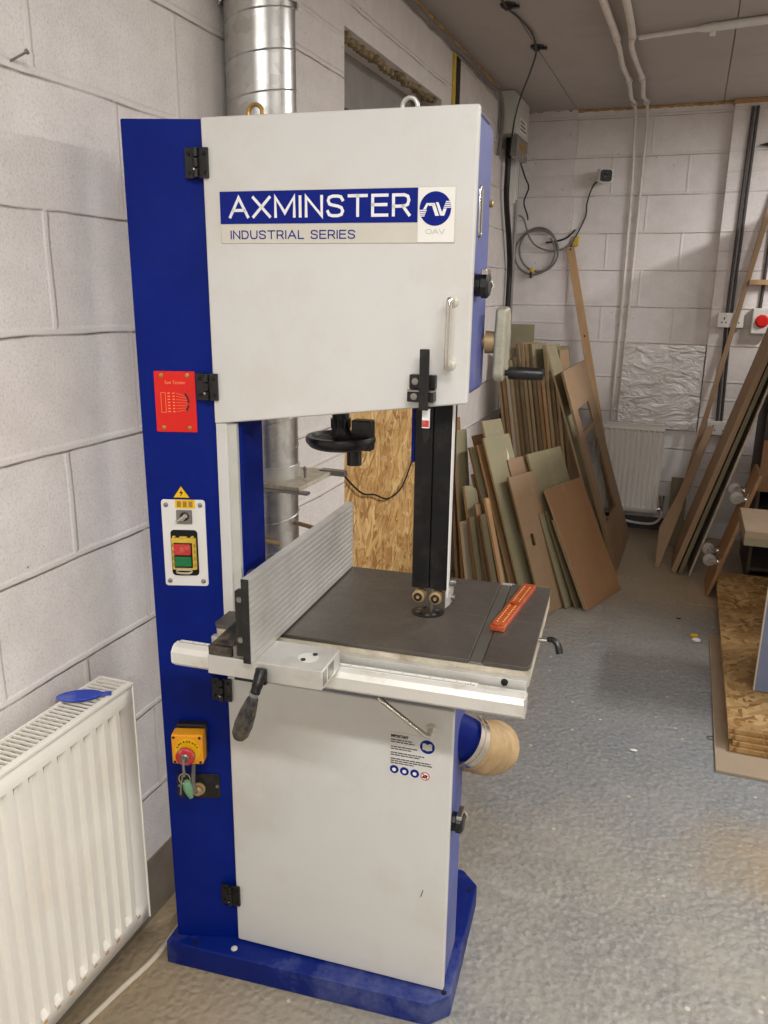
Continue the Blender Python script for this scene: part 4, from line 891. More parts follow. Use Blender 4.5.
tag(tr2, 'slim white trunking beside the corner, right of the longer piece', 'trunking')
tag(MB().tube([(LX+0.012, 5.50, 2.45), (LX+0.012, 5.50, 1.9), (LX+0.012, 5.51, 1.3)], 0.010, 10).build('wall_conduit', 'conduit'), 'thin grey conduit running down the room corner', 'conduit')
tag(MB().tube([(-1.075, 5.33, 2.31), (-1.06, 5.42, 2.24), (-1.05, 5.50, 2.19), (-1.085, 5.55, 2.11), (-1.06, 5.56, 2.03), (-1.055, 5.56, 2.00)], 0.005, 8).build('loose_cable', 'cable_black'), 'short loose cable dangling beneath the smoky cover of the electrical box', 'cable')
# coiled grey cable
cp = []
for k in range(0, 38*2+1):
    a = 2*PI*k/36; r = 0.130+0.014*math.sin(k*0.21); cp.append((-0.995+0.018*math.sin(k*0.08)+r*math.cos(a), 5.565-0.004*(k/36), 1.805+(r+0.004)*math.sin(a)))
coil = thing('cable_coil', 'coil of grey cable hanging on the back wall in the corner', 'cable coil', (-0.975, 5.57, 1.80))
def rel(pts, o): return [Vector(p)-Vector(o) for p in pts]
O_ = (-0.975, 5.57, 1.80)
MB().tube(rel(cp, O_), 0.0065, 8, smooth=2).build('coil_loops', 'cable_grey', coil)
MB().tube(rel([(-1.095, 5.45, 2.02), (-1.07, 5.50, 2.0), (-1.04, 5.55, 1.90), (-0.99, 5.56, 1.84), (-0.90, 5.56, 1.81), (-0.80, 5.575, 1.83), (-0.745, 5.58, 1.90)], O_), 0.0055, 8).build('tail', 'cable_grey', coil)
MB().tube(rel([(-0.93, 5.56, 1.86), (-0.86, 5.57, 1.87), (-0.80, 5.575, 1.89), (-0.75, 5.58, 1.94)], O_), 0.0055, 8).build('tail', 'cable_black', coil)
MB().sphere(rel([(-1.010, 5.553, 1.685)], O_)[0], 0.016, (1.1, 0.7, 1.2), 10).build('yellow_tie', 'yellow_dusty', coil)
MB().tube(rel([(-1.010, 5.55, 1.685), (-1.015, 5.55, 1.655), (-1.008, 5.55, 1.64)], O_), 0.008, 8).build('plug', 'cable_black', coil)
# security camera
sc_ = thing('security_camera', 'small white security camera with black face on the back wall', 'security camera', (-0.60, BY-0.0, 2.245))
MB().lathe((-0.02, -0.002, 0.0), (0.15, -1, 0.02), [(0, 0.030), (0.01, 0.030), (0.012, 0.012), (0.05, 0.012)], 20).build('mount', 'white_plastic', sc_)
hd = MB().prism([(x, 0, z) for x, z in rrect(-0.042, 0.042, -0.040, 0.040, 0.018)], (0, -0.07, 0)).build('body', 'white_plastic', sc_, bevel=0.004); hd.location = (0.0, -0.045, 0.01); hd.rotation_euler = (0.12, 0, 0.35)
fc = MB().prism([(x, -0.0702, z) for x, z in rrect(-0.036, 0.036, -0.034, 0.034, 0.016)], (0, -0.003, 0)).build('face', 'black', hd)
MB().lathe((0.0, -0.0732, 0.0), (0, -1, 0), [(0, 0.015), (0.003, 0.014), (0.002, 0.008)], 20).build('lens', 'black', fc)
tag(MB().tube([(-0.615, 5.585, 2.235), (-0.66, 5.59, 2.20), (-0.69, 5.59, 2.10), (-0.695, 5.60, 2.02), (-0.735, 5.59, 1.92), (-0.765, 5.585, 1.86), (-0.77, 5.58, 1.83)], 0.0045, 8).build('camera_cable', 'cable_black'), 'black cable running down from the white security camera', 'cable')
cc = MB().box(-0.02, 0.02, -0.02, 0, -0.03, 0.03).build('junction_block', 'yellow_dusty', smooth=False, bevel=0.004); cc.location = (-0.745, BY-0.001, 1.87); tag(cc, 'tiny yellowed connector block beside the cable coil', 'connector')

# white pipes: down the ceiling then down the back wall, with clips
def pipe(name, pts, r, mat, label, clips):
    o = Vector(pts[0]); p = thing(name, label, 'pipe', pts[0])
    MB().tube(rel(pts, o), r, 12, smooth=7).build('pipe_run', mat, p)
    for c_ in clips:
        d = Vector(c_[:3])-o; ax = Vector(c_[3:6]); MB().cyl(d-ax*0.011, d+ax*0.011, 0.0175 if abs(ax.z) < 0.5 else 0.013, seg=14).build('clip', 'pipe', p)
zc = CZ-0.022
def drop_r(t): return 0.0155 if t < 0.22 else (0.012 if t < 0.58 else 0.0085)
pipe('wall_pipe', [(-0.45, 2.4, zc), (-0.44, 3.2, zc), (-0.432, 3.7, zc), (-0.426, 4.02, zc), (-0.428, 4.10, zc), (-0.425, 4.20, zc-0.008), (-0.434, 4.50, zc-0.006), (-0.428, 4.80, zc), (-0.432, 4.95, zc), (-0.440, 5.20, zc-0.008), (-0.436, 5.42, zc), (-0.437, 5.56, zc-0.06), (-0.435, 5.585, zc-0.2), (-0.426, 5.59, 2.2), (-0.422, 5.59, 1.6), (-0.424, 5.59, 1.2), (-0.428, 5.59, 0.74)], drop_r, 'pipe',
     'left of two white pipes running from ceiling down the back wall', [(-0.427, 4.07, zc, 0, 1, 0), (-0.428, 4.83, zc, 0, 1, 0), (-0.437, 5.40, zc, 0, 1, 0), (-0.424, 5.59, 2.02, 0, 0, 1), (-0.423, 5.59, 1.42, 0, 0, 1), (-0.427, 5.59, 0.86, 0, 0, 1)])
pipe('wall_pipe', [(-0.36, 2.4, zc), (-0.352, 3.2, zc), (-0.352, 3.7, zc), (-0.357, 3.98, zc), (-0.364, 4.08, zc), (-0.372, 4.20, zc-0.006), (-0.367, 4.50, zc-0.006), (-0.360, 4.76, zc), (-0.362, 4.92, zc), (-0.374, 5.18, zc-0.008), (-0.366, 5.40, zc), (-0.368, 5.56, zc-0.06), (-0.370, 5.585, zc-0.2), (-0.372, 5.59, 2.2), (-0.376, 5.59, 1.6), (-0.380, 5.59, 1.2), (-0.388, 5.59, 0.74)], drop_r, 'pipe',
     'right of two white pipes running from ceiling down the back wall', [(-0.360, 4.05, zc, 0, 1, 0), (-0.361, 4.80, zc, 0, 1, 0), (-0.366, 5.38, zc, 0, 1, 0), (-0.373, 5.59, 2.02, 0, 0, 1), (-0.378, 5.59, 1.42, 0, 0, 1), (-0.385, 5.59, 0.86, 0, 0, 1)])
pipe('ceiling_conduit', [(-0.335, 4.09, CZ-0.018), (-0.2, 4.06, CZ-0.018), (-0.04, 4.03, CZ-0.018), (0.2, 3.985, CZ-0.018), (0.9, 3.87, CZ-0.018), (1.6, 3.80, CZ-0.018)], lambda t: 0.010 if t < 0.35 else 0.0165, 'white_plastic',
     'straight white conduit crossing the ceiling to the right', [])
dc = MB().box(-0.012, 0.012, -0.026, 0.026, -0.012, 0.030).build('saddle_clip', 'white_plastic', smooth=False, bevel=0.003); dc.location = (-0.035, 4.045, CZ-0.031); tag(dc, 'white saddle holding the straight ceiling conduit', 'clip')
# dark conduits on the right pier
for (x, lb_) in ((0.216, 'left dark conduit running down the right pier to the sockets'), (0.242, 'right dark conduit running down the right pier to the sockets')):
    pts = [(x, 5.535, 2.60), (x-0.004, 5.535, 2.0), (x-0.008, 5.535, 1.42), (x-0.004, 5.535, 1.30), (x+0.01, 5.535, 0.76)]
    o_ = MB().tube(pts, 0.009, 10).build('pier_conduit', 'conduit_dark'); tag(o_, lb_, 'conduit')
tag(MB().tube([(0.40, 5.54, 2.3), (0.395, 5.54, 1.8), (0.39, 5.54, 1.45)], 0.010, 10).build('pier_conduit', 'conduit_dark'), 'short dark conduit above the red isolator', 'conduit')
def socket(x, z, lb_):
    s = thing('wall_socket', lb_, 'socket', (x, BY-0.060, z))
    MB().box(-0.073, 0.073, -0.030, 0, -0.043, 0.043).build('back_box', 'grey_plastic', s, smooth=False, bevel=0.003)
    pl_ = MB().box(-0.074, 0.074, -0.038, -0.030, -0.044, 0.044).build('face_plate', 'white_plastic', s, smooth=False, bevel=0.003)
    for cx in (-0.036, 0.036):
        h_ = MB().box(cx-0.004, cx+0.004, -0.0385, -0.038, 0.004, 0.018).box(cx-0.016, cx-0.008, -0.0385, -0.038, -0.018, -0.010).box(cx+0.008, cx+0.016, -0.0385, -0.038, -0.018, -0.010).build('pin_holes', 'ink', pl_, smooth=False)
        MB().box(cx-0.006+(0.018 if cx < 0 else -0.018), cx+0.006+(0.018 if cx < 0 else -0.018), -0.041, -0.038, 0.018, 0.034).build('rocker_switch', 'white_plastic', pl_, smooth=False, bevel=0.001)
socket(0.232, 1.40, 'double white socket on the right pier, upper of two')
socket(0.242, 0.735, 'double white socket low on the right pier behind leaning boards')
iso_ = thing('rotary_isolator', 'white isolator box with a red rotary knob on the right pier', 'switch', (0.405, BY-0.06, 1.40))
MB().box(-0.055, 0.055, -0.075, 0, -0.075, 0.075).build('enclosure', 'white_plastic', iso_, smooth=False, bevel=0.006)
MB().lathe((0, -0.075, 0.0), (0, -1, 0), [(0, 0.038), (0.008, 0.038), (0.010, 0.030), (0.022, 0.028)], 28).build('rotary_knob', 'red', iso_)
# foil board fixed to the wall
fb = MB().box(-0.25, 0.25, -0.028, 0, 0, 0.545).build('foil_board', 'foil', smooth=False, bevel=0.004); fb.location = (-0.137, BY-0.001, 0.695)
tag(fb, 'silver foil faced insulation board fixed above the far radiator', 'insulation board')
# far radiator
rf = thing('radiator', 'white panel radiator under the foil board on the back wall', 'radiator', (-0.52, 5.50, 0.14))
fp_ = MB(); rows = []; wd = 0.44; hh = 0.59; pc = 0.0338; nc = 13
for zi, z in enumerate((0.0, 0.035, 0.048, hh-0.05, hh-0.038, hh)):
    dep = 0.0 if zi in (0, 1, 4, 5) else 1.0
    row = []
    for c_ in range(nc):
        for fy, fx in prof[:-1]: row.append(fp_.bm.verts.new(((c_+fy)*pc, -fx*dep, z)))
    row.append(fp_.bm.verts.new((wd, 0, z))); rows.append(row)
for a, b_ in zip(rows, rows[1:]):
    for i in range(len(a)-1): fp_.bm.faces.new((a[i], a[i+1], b_[i+1], b_[i]))
fo = fp_.build('front_panel', 'rad_far', rf)
sd = fo.modifiers.new('thickness', 'SOLIDIFY'); sd.thickness = 0.002
MB().box(0, wd, 0.052, 0.06, 0.01, hh-0.01).build('back_panel', 'rad_far', rf, smooth=False)
MB().box(-0.004, 0.001, -0.001, 0.06, 0, hh).build('side_cover', 'rad_far', rf, smooth=False, bevel=0.001)
MB().box(wd-0.001, wd+0.004, -0.001, 0.06, 0, hh).build('side_cover', 'rad_far', rf, smooth=False, bevel=0.001)
MB().box(0, wd, -0.001, 0.06, hh-0.002, hh+0.003).build('top_grille', 'rad_far', rf, smooth=False)
MB().cyl((wd+0.03, 0.03, 0.02), (wd+0.03, 0.03, 0.10), 0.012, seg=14).cyl((wd+0.03, 0.03, 0.10), (wd+0.03, 0.03, 0.125), 0.018, seg=14).cyl((wd, 0.03, 0.03), (wd+0.03, 0.03, 0.03), 0.010, seg=12).build('valve', 'chrome', rf)
MB().tube([(wd+0.03, 0.03, 0.02), (wd+0.03, 0.03, -0.03), (wd-0.02, 0.03, -0.075), (wd-0.14, 0.03, -0.078), (wd-0.26, 0.03, -0.06), (0.05, 0.03, -0.07)], 0.0085, 10).build('supply_pipe', 'pipe', rf)

# ceiling cable with black clips
tag(MB().tube([(-0.802, 3.35, CZ-0.012), (-0.800, 3.545, CZ-0.016), (-0.785, 3.70, CZ-0.010), (-0.772, 3.92, CZ-0.010), (-0.793, 4.15, CZ-0.022), (-0.85, 4.32, 2.575), (-0.93, 4.54, 2.53), (-0.99, 4.72, 2.485), (-1.045, 4.91, 2.43), (-1.06, 4.935, 2.30)], 0.0045, 8).build('hanging_cable', 'cable_black'), 'black cable hanging from ceiling clips down to the electrical box', 'cable')
for (x, y, lb_) in ((-0.800, 3.55, 'black cable clip on the ceiling, nearer of two'), (-0.790, 4.15, 'black cable clip on the ceiling, farther of two')):
    o_ = MB().lathe((0, 0, 0), (0, 0, -1), [(0, 0.032), (0.008, 0.030), (0.016, 0.018), (0.022, 0.010)], 16).box(-0.006, 0.045, -0.006, 0.012, -0.016, -0.006).build('cable_clip', 'cable_black'); o_.location = (x, y, CZ-0.0005); tag(o_, lb_, 'cable clip')
random.seed(11)
pts = [(LX+0.022+random.random()*0.006, 2.9+k*0.12, CZ-0.035-random.random()*0.01) for k in range(17)]
pts += [(LX+0.02, 4.93, 2.56), (LX+0.02, 4.935, 2.44), (LX+0.015, 4.90, 2.30)]
tag(MB().tube(pts, 0.011, 8).build('edge_cable', 'cable_grey'), 'grey cable clipped along the top of the left wall', 'cable')
tag(MB().tube([(LX+0.006, 2.9+k*0.13, CZ-0.006) for k in range(16)], lambda t: 0.009+0.004*math.sin(t*90), 8).build('sealant_bead', 'foam_amber'), 'brown sealant bead where the left wall meets the ceiling', 'sealant')

# ---------------------------------------------------------------- leaning boards
M['mdf_edge'] = wood('cut_board_edge', (172, 148, 112), 0.1, (120, 100, 72), (1, 1, 1))
M['mdf_edge_dark'] = wood('dark_cut_edge', (128, 104, 74), 0.1, (96, 78, 54), (1, 1, 1))
def lean_board(bx, by, phi, alpha, L, w_, t_, mat, name, label, zoff=0.0, cut=None, group=None, cat='board'):
    ph = math.radians(phi); al = math.radians(alpha)
    e = Vector((math.sin(ph), math.cos(ph), 0)); h = Vector((-math.cos(ph), math.sin(ph), 0))
    upv = Vector((0, 0, math.cos(al)))+h*math.sin(al); nrm = e.cross(upv).normalized()
    if nrm.dot(h) > 0: nrm = -nrm
    # local axes: x = width, y = back (-n), z = up
    bk = -nrm
    Mx = Matrix((e, bk, upv)).transposed().to_4x4(); Mx.translation = Vector((bx, by, max(0.0, t_*abs(math.sin(al)))+zoff+0.0005))
    b = MB()
    if cut is None: b.box(0, w_, 0, t_, 0, L)
    elif cut == 'arch':
        ps_ = [(0, 0), (w_, 0), (w_, L-w_*0.5)]
        for k in range(1, 9): a = PI/2*k/8; ps_.append((w_-w_*(1-math.cos(a)), L-w_*0.5+w_*0.5*math.sin(a)))
        ps_.append((0, L)) if False else None
        b.prism([(x, 0, z) for x, z in ps_ if True], (0, t_, 0))
    elif cut == 'holes':
        frame_cut(b, w_, t_, L, [(0.18*w_, 0.70*w_, 0.69*L, 0.80*L), (0.18*w_, 0.70*w_, 0.23*L, 0.665*L)])
    elif cut == 'slot':
        frame_cut(b, w_, t_, L, [(0.26*w_, 0.38*w_, 0.49*L, 0.575*L)])
    elif cut == 'notch':
        b.prism([(x, 0, z) for x, z in ((0, 0), (w_, 0), (w_, L), (0, L), (0, L*0.72), (w_*0.72, L*0.72), (w_*0.72, L*0.66), (0, L*0.66))], (0, t_, 0))
    o = b.build(name, mat, None, smooth=False, bevel=0.0012, seg=1); o.matrix_world = Mx
    if mat.startswith('mdf') and mat != 'mdf_pale':
        o.data.materials.append(M['mdf_edge' if (len(label) % 2) else 'mdf_edge_dark'])
        for p in o.data.polygons:
            if abs(p.normal.y) < 0.5: p.material_index = 1
    tag(o, label, cat, group); return o
def frame_cut(b, w_, t_, L, rects):
    xs = sorted({0, w_} | {r[0] for r in rects} | {r[1] for r in rects}); zs = sorted({0, L} | {r[2] for r in rects} | {r[3] for r in rects})
    grid = {}
    def inside(i, j):
        cx = (xs[i]+xs[i+1])/2; cz = (zs[j]+zs[j+1])/2
        return not any(r[0] < cx < r[1] and r[2] < cz < r[3] for r in rects)
    vv = {}
    def gv(i, j, k):
        if (i, j, k) not in vv: vv[(i, j, k)] = b.bm.verts.new((xs[i], k*t_, zs[j]))
        return vv[(i, j, k)]
    nx, nz = len(xs)-1, len(zs)-1
    ok = lambda i, j: 0 <= i < nx and 0 <= j < nz and inside(i, j)
    for i in range(nx):
        for j in range(nz):
            if not ok(i, j): continue
            for k in (0, 1): b.bm.faces.new([gv(i, j, k), gv(i+1, j, k), gv(i+1, j+1, k), gv(i, j+1, k)])
            if not ok(i-1, j): b.bm.faces.new([gv(i, j, 0), gv(i, j+1, 0), gv(i, j+1, 1), gv(i, j, 1)])
            if not ok(i+1, j): b.bm.faces.new([gv(i+1, j, 0), gv(i+1, j+1, 0), gv(i+1, j+1, 1), gv(i+1, j, 1)])
            if not ok(i, j-1): b.bm.faces.new([gv(i, j, 0), gv(i+1, j, 0), gv(i+1, j, 1), gv(i, j, 1)])
            if not ok(i, j+1): b.bm.faces.new([gv(i, j+1, 0), gv(i+1, j+1, 0), gv(i+1, j+1, 1), gv(i, j+1, 1)])
GR = 'offcut boards leaning in the corner behind the bandsaw'
BOARDS = [
 # bx, by, phi, alpha, L, w, t, material, cut, label
 (-0.332, 3.950, 19.1, 26.2, 0.646, 0.405, 0.012, 'mdf_brown', None, 'smooth brown board leaning at the very front of the offcut pile'),
 (-0.348, 3.945, 19.1, 26.2, 0.485, 0.10, 0.008, 'mdf_tan', None, 'low brown board hidden just behind the front brown board'),
 (-0.392, 3.955, 22, 24.5, 0.519, 0.09, 0.010, 'mdf_green_dark', None, 'narrow green board edge between front brown and short green boards'),
 (-0.424, 3.995, 22, 23.0, 0.805, 0.330, 0.014, 'mdf_green', None, 'wide flat topped green board behind the front brown board'),
 (-0.440, 3.935, 22, 22.5, 0.50, 0.060, 0.010, 'mdf_green', None, 'short narrow green board left of the front brown board'),
 (-0.462, 4.02, 24, 21.5, 0.680, 0.05, 0.008, 'mdf_green_dark', None, 'thin dark strip between the hand hole board and wide green board'),
 (-0.528, 3.785, 22, 20.6, 0.711, 0.235, 0.012, 'mdf_tan', 'slot', 'tan board with an oval hand hole leaning in the pile'),
 (-0.532, 3.885, 22, 20.9, 0.783, 0.185, 0.008, 'mdf_tan', None, 'plain tan board topping out behind the hand hole board'),
 (-0.608, 3.756, 24, 20.3, 0.907, 0.215, 0.012, 'mdf_green', None, 'pale green board with a white scuff near its top corner'),
 (-0.632, 3.829, 26, 19.6, 0.976, 0.150, 0.014, 'mdf_green', None, 'tall green board rising just behind the scuffed green board'),
 (-0.662, 3.80, 26, 20.5, 0.86, 0.05, 0.014, 'timber', None, 'pale edged strip left of the scuffed green board'),
 (-0.680, 3.86, 26, 21.5, 0.90, 0.105, 0.016, 'mdf_brown', None, 'brown board with slanting top left of the tall green board'),
 (-0.705, 3.79, 26, 20.5, 0.845, 0.065, 0.016, 'mdf_green', None, 'green edged board immediately left of the slant topped brown board'),
 (-0.730, 3.81, 26, 20.5, 0.70, 0.06, 0.016, 'mdf_green_dark', None, 'dark green strip left of the green edged board'),
 (-0.690, 3.70, 26, 17.0, 0.60, 0.030, 0.016, 'timber', None, 'short tan strip standing before the green edged boards'),
 (-0.730, 3.67, 26, 16.0, 0.52, 0.040, 0.015, 'mdf_green_dark', None, 'short dark green strip in the low cluster behind the table'),
 (-0.770, 3.70, 26, 14.0, 0.56, 0.040, 0.015, 'mdf_tan', None, 'short tan offcut in the low cluster behind the table'),
 (-0.805, 3.66, 26, 13.0, 0.50, 0.035, 0.015, 'mdf_green_dark', None, 'dusty green offcut beside the round topped board'),
 (-0.835, 3.72, 26, 12.0, 0.64, 0.09, 0.016, 'mdf_green', 'arch', 'round topped green board low behind the saw table'),
 (-0.880, 3.70, 26, 10.0, 0.46, 0.05, 0.015, 'mdf_pale', None, 'short pale board at the left of the low cluster'),
 (-0.950, 3.863, 20, 6.5, 0.88, 0.10, 0.018, 'mdf_green', None, 'upright green board nearest the left wall'),
 (-1.000, 3.93, 20, 6.0, 0.93, 0.09, 0.018, 'mdf_brown', None, 'upright brown board behind the leftmost green board'),
 (-0.300, 4.640, 10, 20.0, 1.333, 0.165, 0.014, 'mdf_green', None, 'tallest green board behind the panel with cut out windows'),
 (-0.245, 4.553, 1, 18.6, 1.192, 0.86, 0.014, 'mdf_tan', 'holes', 'tall tan panel with window cut outs leaning at right'),
]
for i, r in enumerate(BOARDS):
    lb_o = lean_board(*r[:8], 'wood_offcut' if r[5] < 0.12 else 'leaning_board', r[9], cut=r[8], group=GR)
    if 'white scuff' in r[9]: MB().prism([(x, -0.0006, z) for x, z in ((0.150, 0.770), (0.162, 0.775), (0.170, 0.800), (0.163, 0.835), (0.158, 0.805), (0.152, 0.790))], (0, 0.0005, 0)).build('scuff', 'plate_grey', lb_o, smooth=False)
# upright strips at the back of the pile: (top x, top y, top z, width, thickness, material, label)
STR = [
 (-1.085, 4.93, 1.130, 0.16, 0.0220, 'mdf_green_dark', 'leftmost dark khaki board edge in the upright row'),
 (-1.058, 4.93, 1.220, 0.16, 0.0220, 'timber_orange', 'orange brown plank edge near the left of the upright row'),
 (-1.031, 4.93, 1.220, 0.16, 0.0220, 'mdf_pale', 'pale edged plank beside the orange brown plank'),
 (-1.005, 4.93, 1.150, 0.16, 0.0220, 'mdf_green', 'green board edge just right of the pale edged plank'),
 (-0.978, 4.93, 1.170, 0.16, 0.0220, 'mdf_green_dark', 'dark green edge left of the crank grip'),
 (-0.951, 4.93, 1.250, 0.16, 0.0220, 'mdf_green', 'first of the tall khaki edges under the crank grip'),
 (-0.924, 4.93, 1.255, 0.16, 0.0220, 'mdf_tan', 'tall tan edge second under the crank grip'),
 (-0.897, 4.93, 1.250, 0.16, 0.0220, 'mdf_green_dark', 'tall dark khaki edge in the middle of the upright row'),
 (-0.871, 4.93, 1.250, 0.16, 0.0220, 'mdf_green', 'tall light khaki edge in the middle of the upright row'),
 (-0.844, 4.93, 1.100, 0.16, 0.0220, 'timber_orange', 'lower orange brown upright in the middle of the row'),
 (-0.817, 4.93, 1.060, 0.16, 0.0220, 'timber', 'lowest pale orange upright in the row'),
 (-0.790, 4.93, 1.245, 0.16, 0.0220, 'mdf_green', 'tall khaki upright behind the lowest orange upright'),
 (-0.763, 4.93, 1.100, 0.16, 0.0220, 'mdf_brown', 'brown upright right of the lowest orange upright'),
 (-0.737, 4.93, 1.240, 0.16, 0.0220, 'mdf_green_dark', 'tall dark upright next to the brown upright'),
 (-0.710, 4.93, 1.220, 0.10, 0.0220, 'mdf_tan', 'tall tan upright at the right of the row'),
]
for (tx, ty, tz, wd_, th_, mt, lb_) in STR:
    al = 11.0; Lb = tz/math.cos(math.radians(al)); ph = 24
    d_ = 1.25*math.tan(math.radians(al)); h_ = Vector((-math.cos(math.radians(ph)), math.sin(math.radians(ph)), 0))
    b_ = Vector((tx, ty, 0))-h_*d_
    lean_board(b_.x, b_.y, ph, al, Lb, wd_, th_, mt, 'upright_board', lb_, group=GR)
lean_board(-1.075, 5.30, 80, 4, 1.35, 0.15, 0.012, 'mdf_green', 'khaki_board', 'khaki notched board standing highest behind the crank', cut='notch', group=GR)
# long timber batten resting against the wall
def stick(name, p0, p1, w_, t_, mat, label, cat='timber', side=(1, 0, 0)):
    p0 = Vector(p0); p1 = Vector(p1); z_ = (p1-p0); L_ = z_.length; z_.normalize(); x_ = (Vector(side)-z_*Vector(side).dot(z_)).normalized(); y_ = z_.cross(x_)
    Mx = Matrix((x_, y_, z_)).transposed().to_4x4(); Mx.translation = p0
    o = MB().box(-w_/2, w_/2, -t_/2, t_/2, 0, L_).build(name, mat, None, smooth=False, bevel=0.002, seg=1); o.matrix_world = Mx; return tag(o, label, cat)
st = stick('timber_batten', (-0.315, 5.410, 0.012), (-0.772, 5.575, 1.83), 0.050, 0.022, 'timber', 'long pale timber batten leaning up the back wall')
for z in (0.06, 0.62): 
    MB().cyl((0, -0.0112, 1.93-z), (0, -0.0125, 1.93-z), 0.006, seg=10).build('screw_hole', 'hole', st)

# ---------------------------------------------------------------- right side: paddle board, long boards, dolly, bench
pb = MB()
P0 = Vector((-0.045, 4.785, 0.004)); T0 = Vector((0.185, 5.43, 0.76)); ex = Vector((1, 0, 0)); ez = (T0-P0); ez.x = 0; Lp = ez.length; ez.normalize(); ey = ez.cross(ex)
mp_ = Matrix((ex, ey, ez)).transposed().to_4x4(); mp_.translation = P0
pb.prism([(x, 0, z) for x, z in ((0.0, 0.0), (0.022, 0.0), (0.118, 0.40), (0.122, 0.44), (0.138, 0.50), (0.256, Lp), (0.214, Lp), (0.085, 0.50), (0.0, 0.26))], (0, 0.016, 0))
po_ = pb.build('paddle_board', 'mdf_tan', None, smooth=False, bevel=0.001, seg=1); po_.matrix_world = mp_
tag(po_, 'tan paddle shaped offcut leaning against the right pier', 'board')
stick('thin_batten', (0.02, 5.462, 0.01), (0.385, 5.53, 2.13), 0.030, 0.016, 'mdf_tan', 'long thin batten leaning diagonally across the right pier')
def rboard(bx, by, ang, L, w_, t_, mat, name, label, yaw=0.0, z=0.0):
    """board leaning to the right: near edge faces the camera"""
    a = math.radians(ang); x_ = Vector((math.cos(a), 0, -math.sin(a))); z_ = Vector((math.sin(a), 0, math.cos(a))); y_ = Vector((0, 1, 0))
    Mx = Matrix.Translation((bx, by, t_*math.sin(a)+z+0.0005)) @ Matrix.Rotation(yaw, 4, 'Z') @ Matrix((x_, y_, z_)).transposed().to_4x4()
    o = MB().box(0, t_, 0, w_, 0, L).build(name, mat, None, smooth=False, bevel=0.001, seg=1); o.matrix_world = Mx; return tag(o, label, 'board')
rboard(0.045, 4.735, 15.2, 2.2, 0.45, 0.030, 'mdf_tan', 'long_board', 'thick long board leaning right, leftmost of the long leaning boards')
rboard(0.084, 4.725, 15.1, 2.2, 0.45, 0.022, 'mdf_green_dark', 'long_board', 'second long leaning board, close behind the leftmost one')
rboard(0.140, 4.705, 14.4, 2.1, 0.45, 0.010, 'mdf_pale', 'long_board', 'thin pale edged long board leaning right of the thick pair')
# smaller dark board leaning behind the paddle
lb2 = stick('dark_offcut', (0.045, 5.24, 0.01), (0.045, 5.40, 0.42), 0.10, 0.014, 'mdf_green_dark', 'dark offcut tucked behind the paddle shaped board', 'board')
# dolly board with castors
dly = thing('castor_dolly', 'tipped up dolly board with grey castors leaning at right', 'dolly', (0.225, 4.38, 0.0015))
al = math.radians(15); zx = Vector((math.sin(al), 0, math.cos(al))); xx = Vector((math.cos(al), 0, -math.sin(al)))
Rd = Matrix((xx, Vector((0, 1, 0)), zx)).transposed().to_4x4()
class DB(MB):
    def build(s, *a, **k): s.bm.transform(Matrix.Translation((0, 0, 0.005)) @ Rd); return MB.build(s, *a, **k)
DB().box(0, 0.018, 0, 0.31, 0, 0.70).build('deck', 'mdf_brown', dly, smooth=False, bevel=0.002)
for (y, z) in ((0.01, 0.16), (0.22, 0.16), (0.01, 0.52), (0.22, 0.52)):
    p_ = DB().box(-0.004, 0, y, y+0.065, z, z+0.065).cyl((-0.004, y+0.032, z+0.032), (-0.014, y+0.032, z+0.032), 0.018, seg=16)
    c_ = p_.build('castor_plate', 'chrome', dly)
    for yy_ in (y+0.010, y+0.052): DB().prism([(-0.014, yy_, z+0.02), (-0.014, yy_, z+0.05), (-0.055, yy_, z+0.038), (-0.055, yy_, z+0.018)], (0, 0.003, 0)).build('castor_fork', 'chrome', c_)
    DB().lathe((-0.050, y+0.015, z+0.028), (0, 1, 0), [(0, 0.026), (0.004, 0.032), (0.028, 0.032), (0.032, 0.026)], 28).build('wheel', 'castor', c_)
    DB().cyl((-0.050, y+0.006, z+0.028), (-0.050, y+0.058, z+0.028), 0.008, seg=14).build('axle', 'chrome', c_)

# strand board sheets stacked on the floor
sheets = ['lowest', 'second', 'third', 'topmost']
for k in range(4):
    o = MB().box(0, 1.22, 0, 1.78, 0, 0.0165).build('strand_board_sheet', 'osb_flat', None, smooth=False, bevel=0.0008, seg=1)
    o.location = (0.284-0.003*k+(0.012 if k == 1 else 0), 2.792+0.012*k, 0.0125+k*0.0172)
    tag(o, f'strand board sheet, {sheets[k]} of the floor stack at right', 'board', 'strand board sheets stacked on the floor')
o = MB().box(0, 1.25, 0, 1.20, 0, 0.009).build('hardboard_sheet', 'cardboard', None, smooth=False); o.location = (0.238, 2.655, 0.001); tag(o, 'brown hardboard sheet under the strand board stack', 'board')
o = MB().box(0, 0.5, 0, 0.52, 0, 0.006).build('hardboard_sheet', 'cardboard', None, smooth=False); o.location = (0.134, 4.25, 0.001); o.rotation_euler = (0, 0, -0.03); tag(o, 'brown hardboard sheet on the floor under the leaning long boards', 'board')
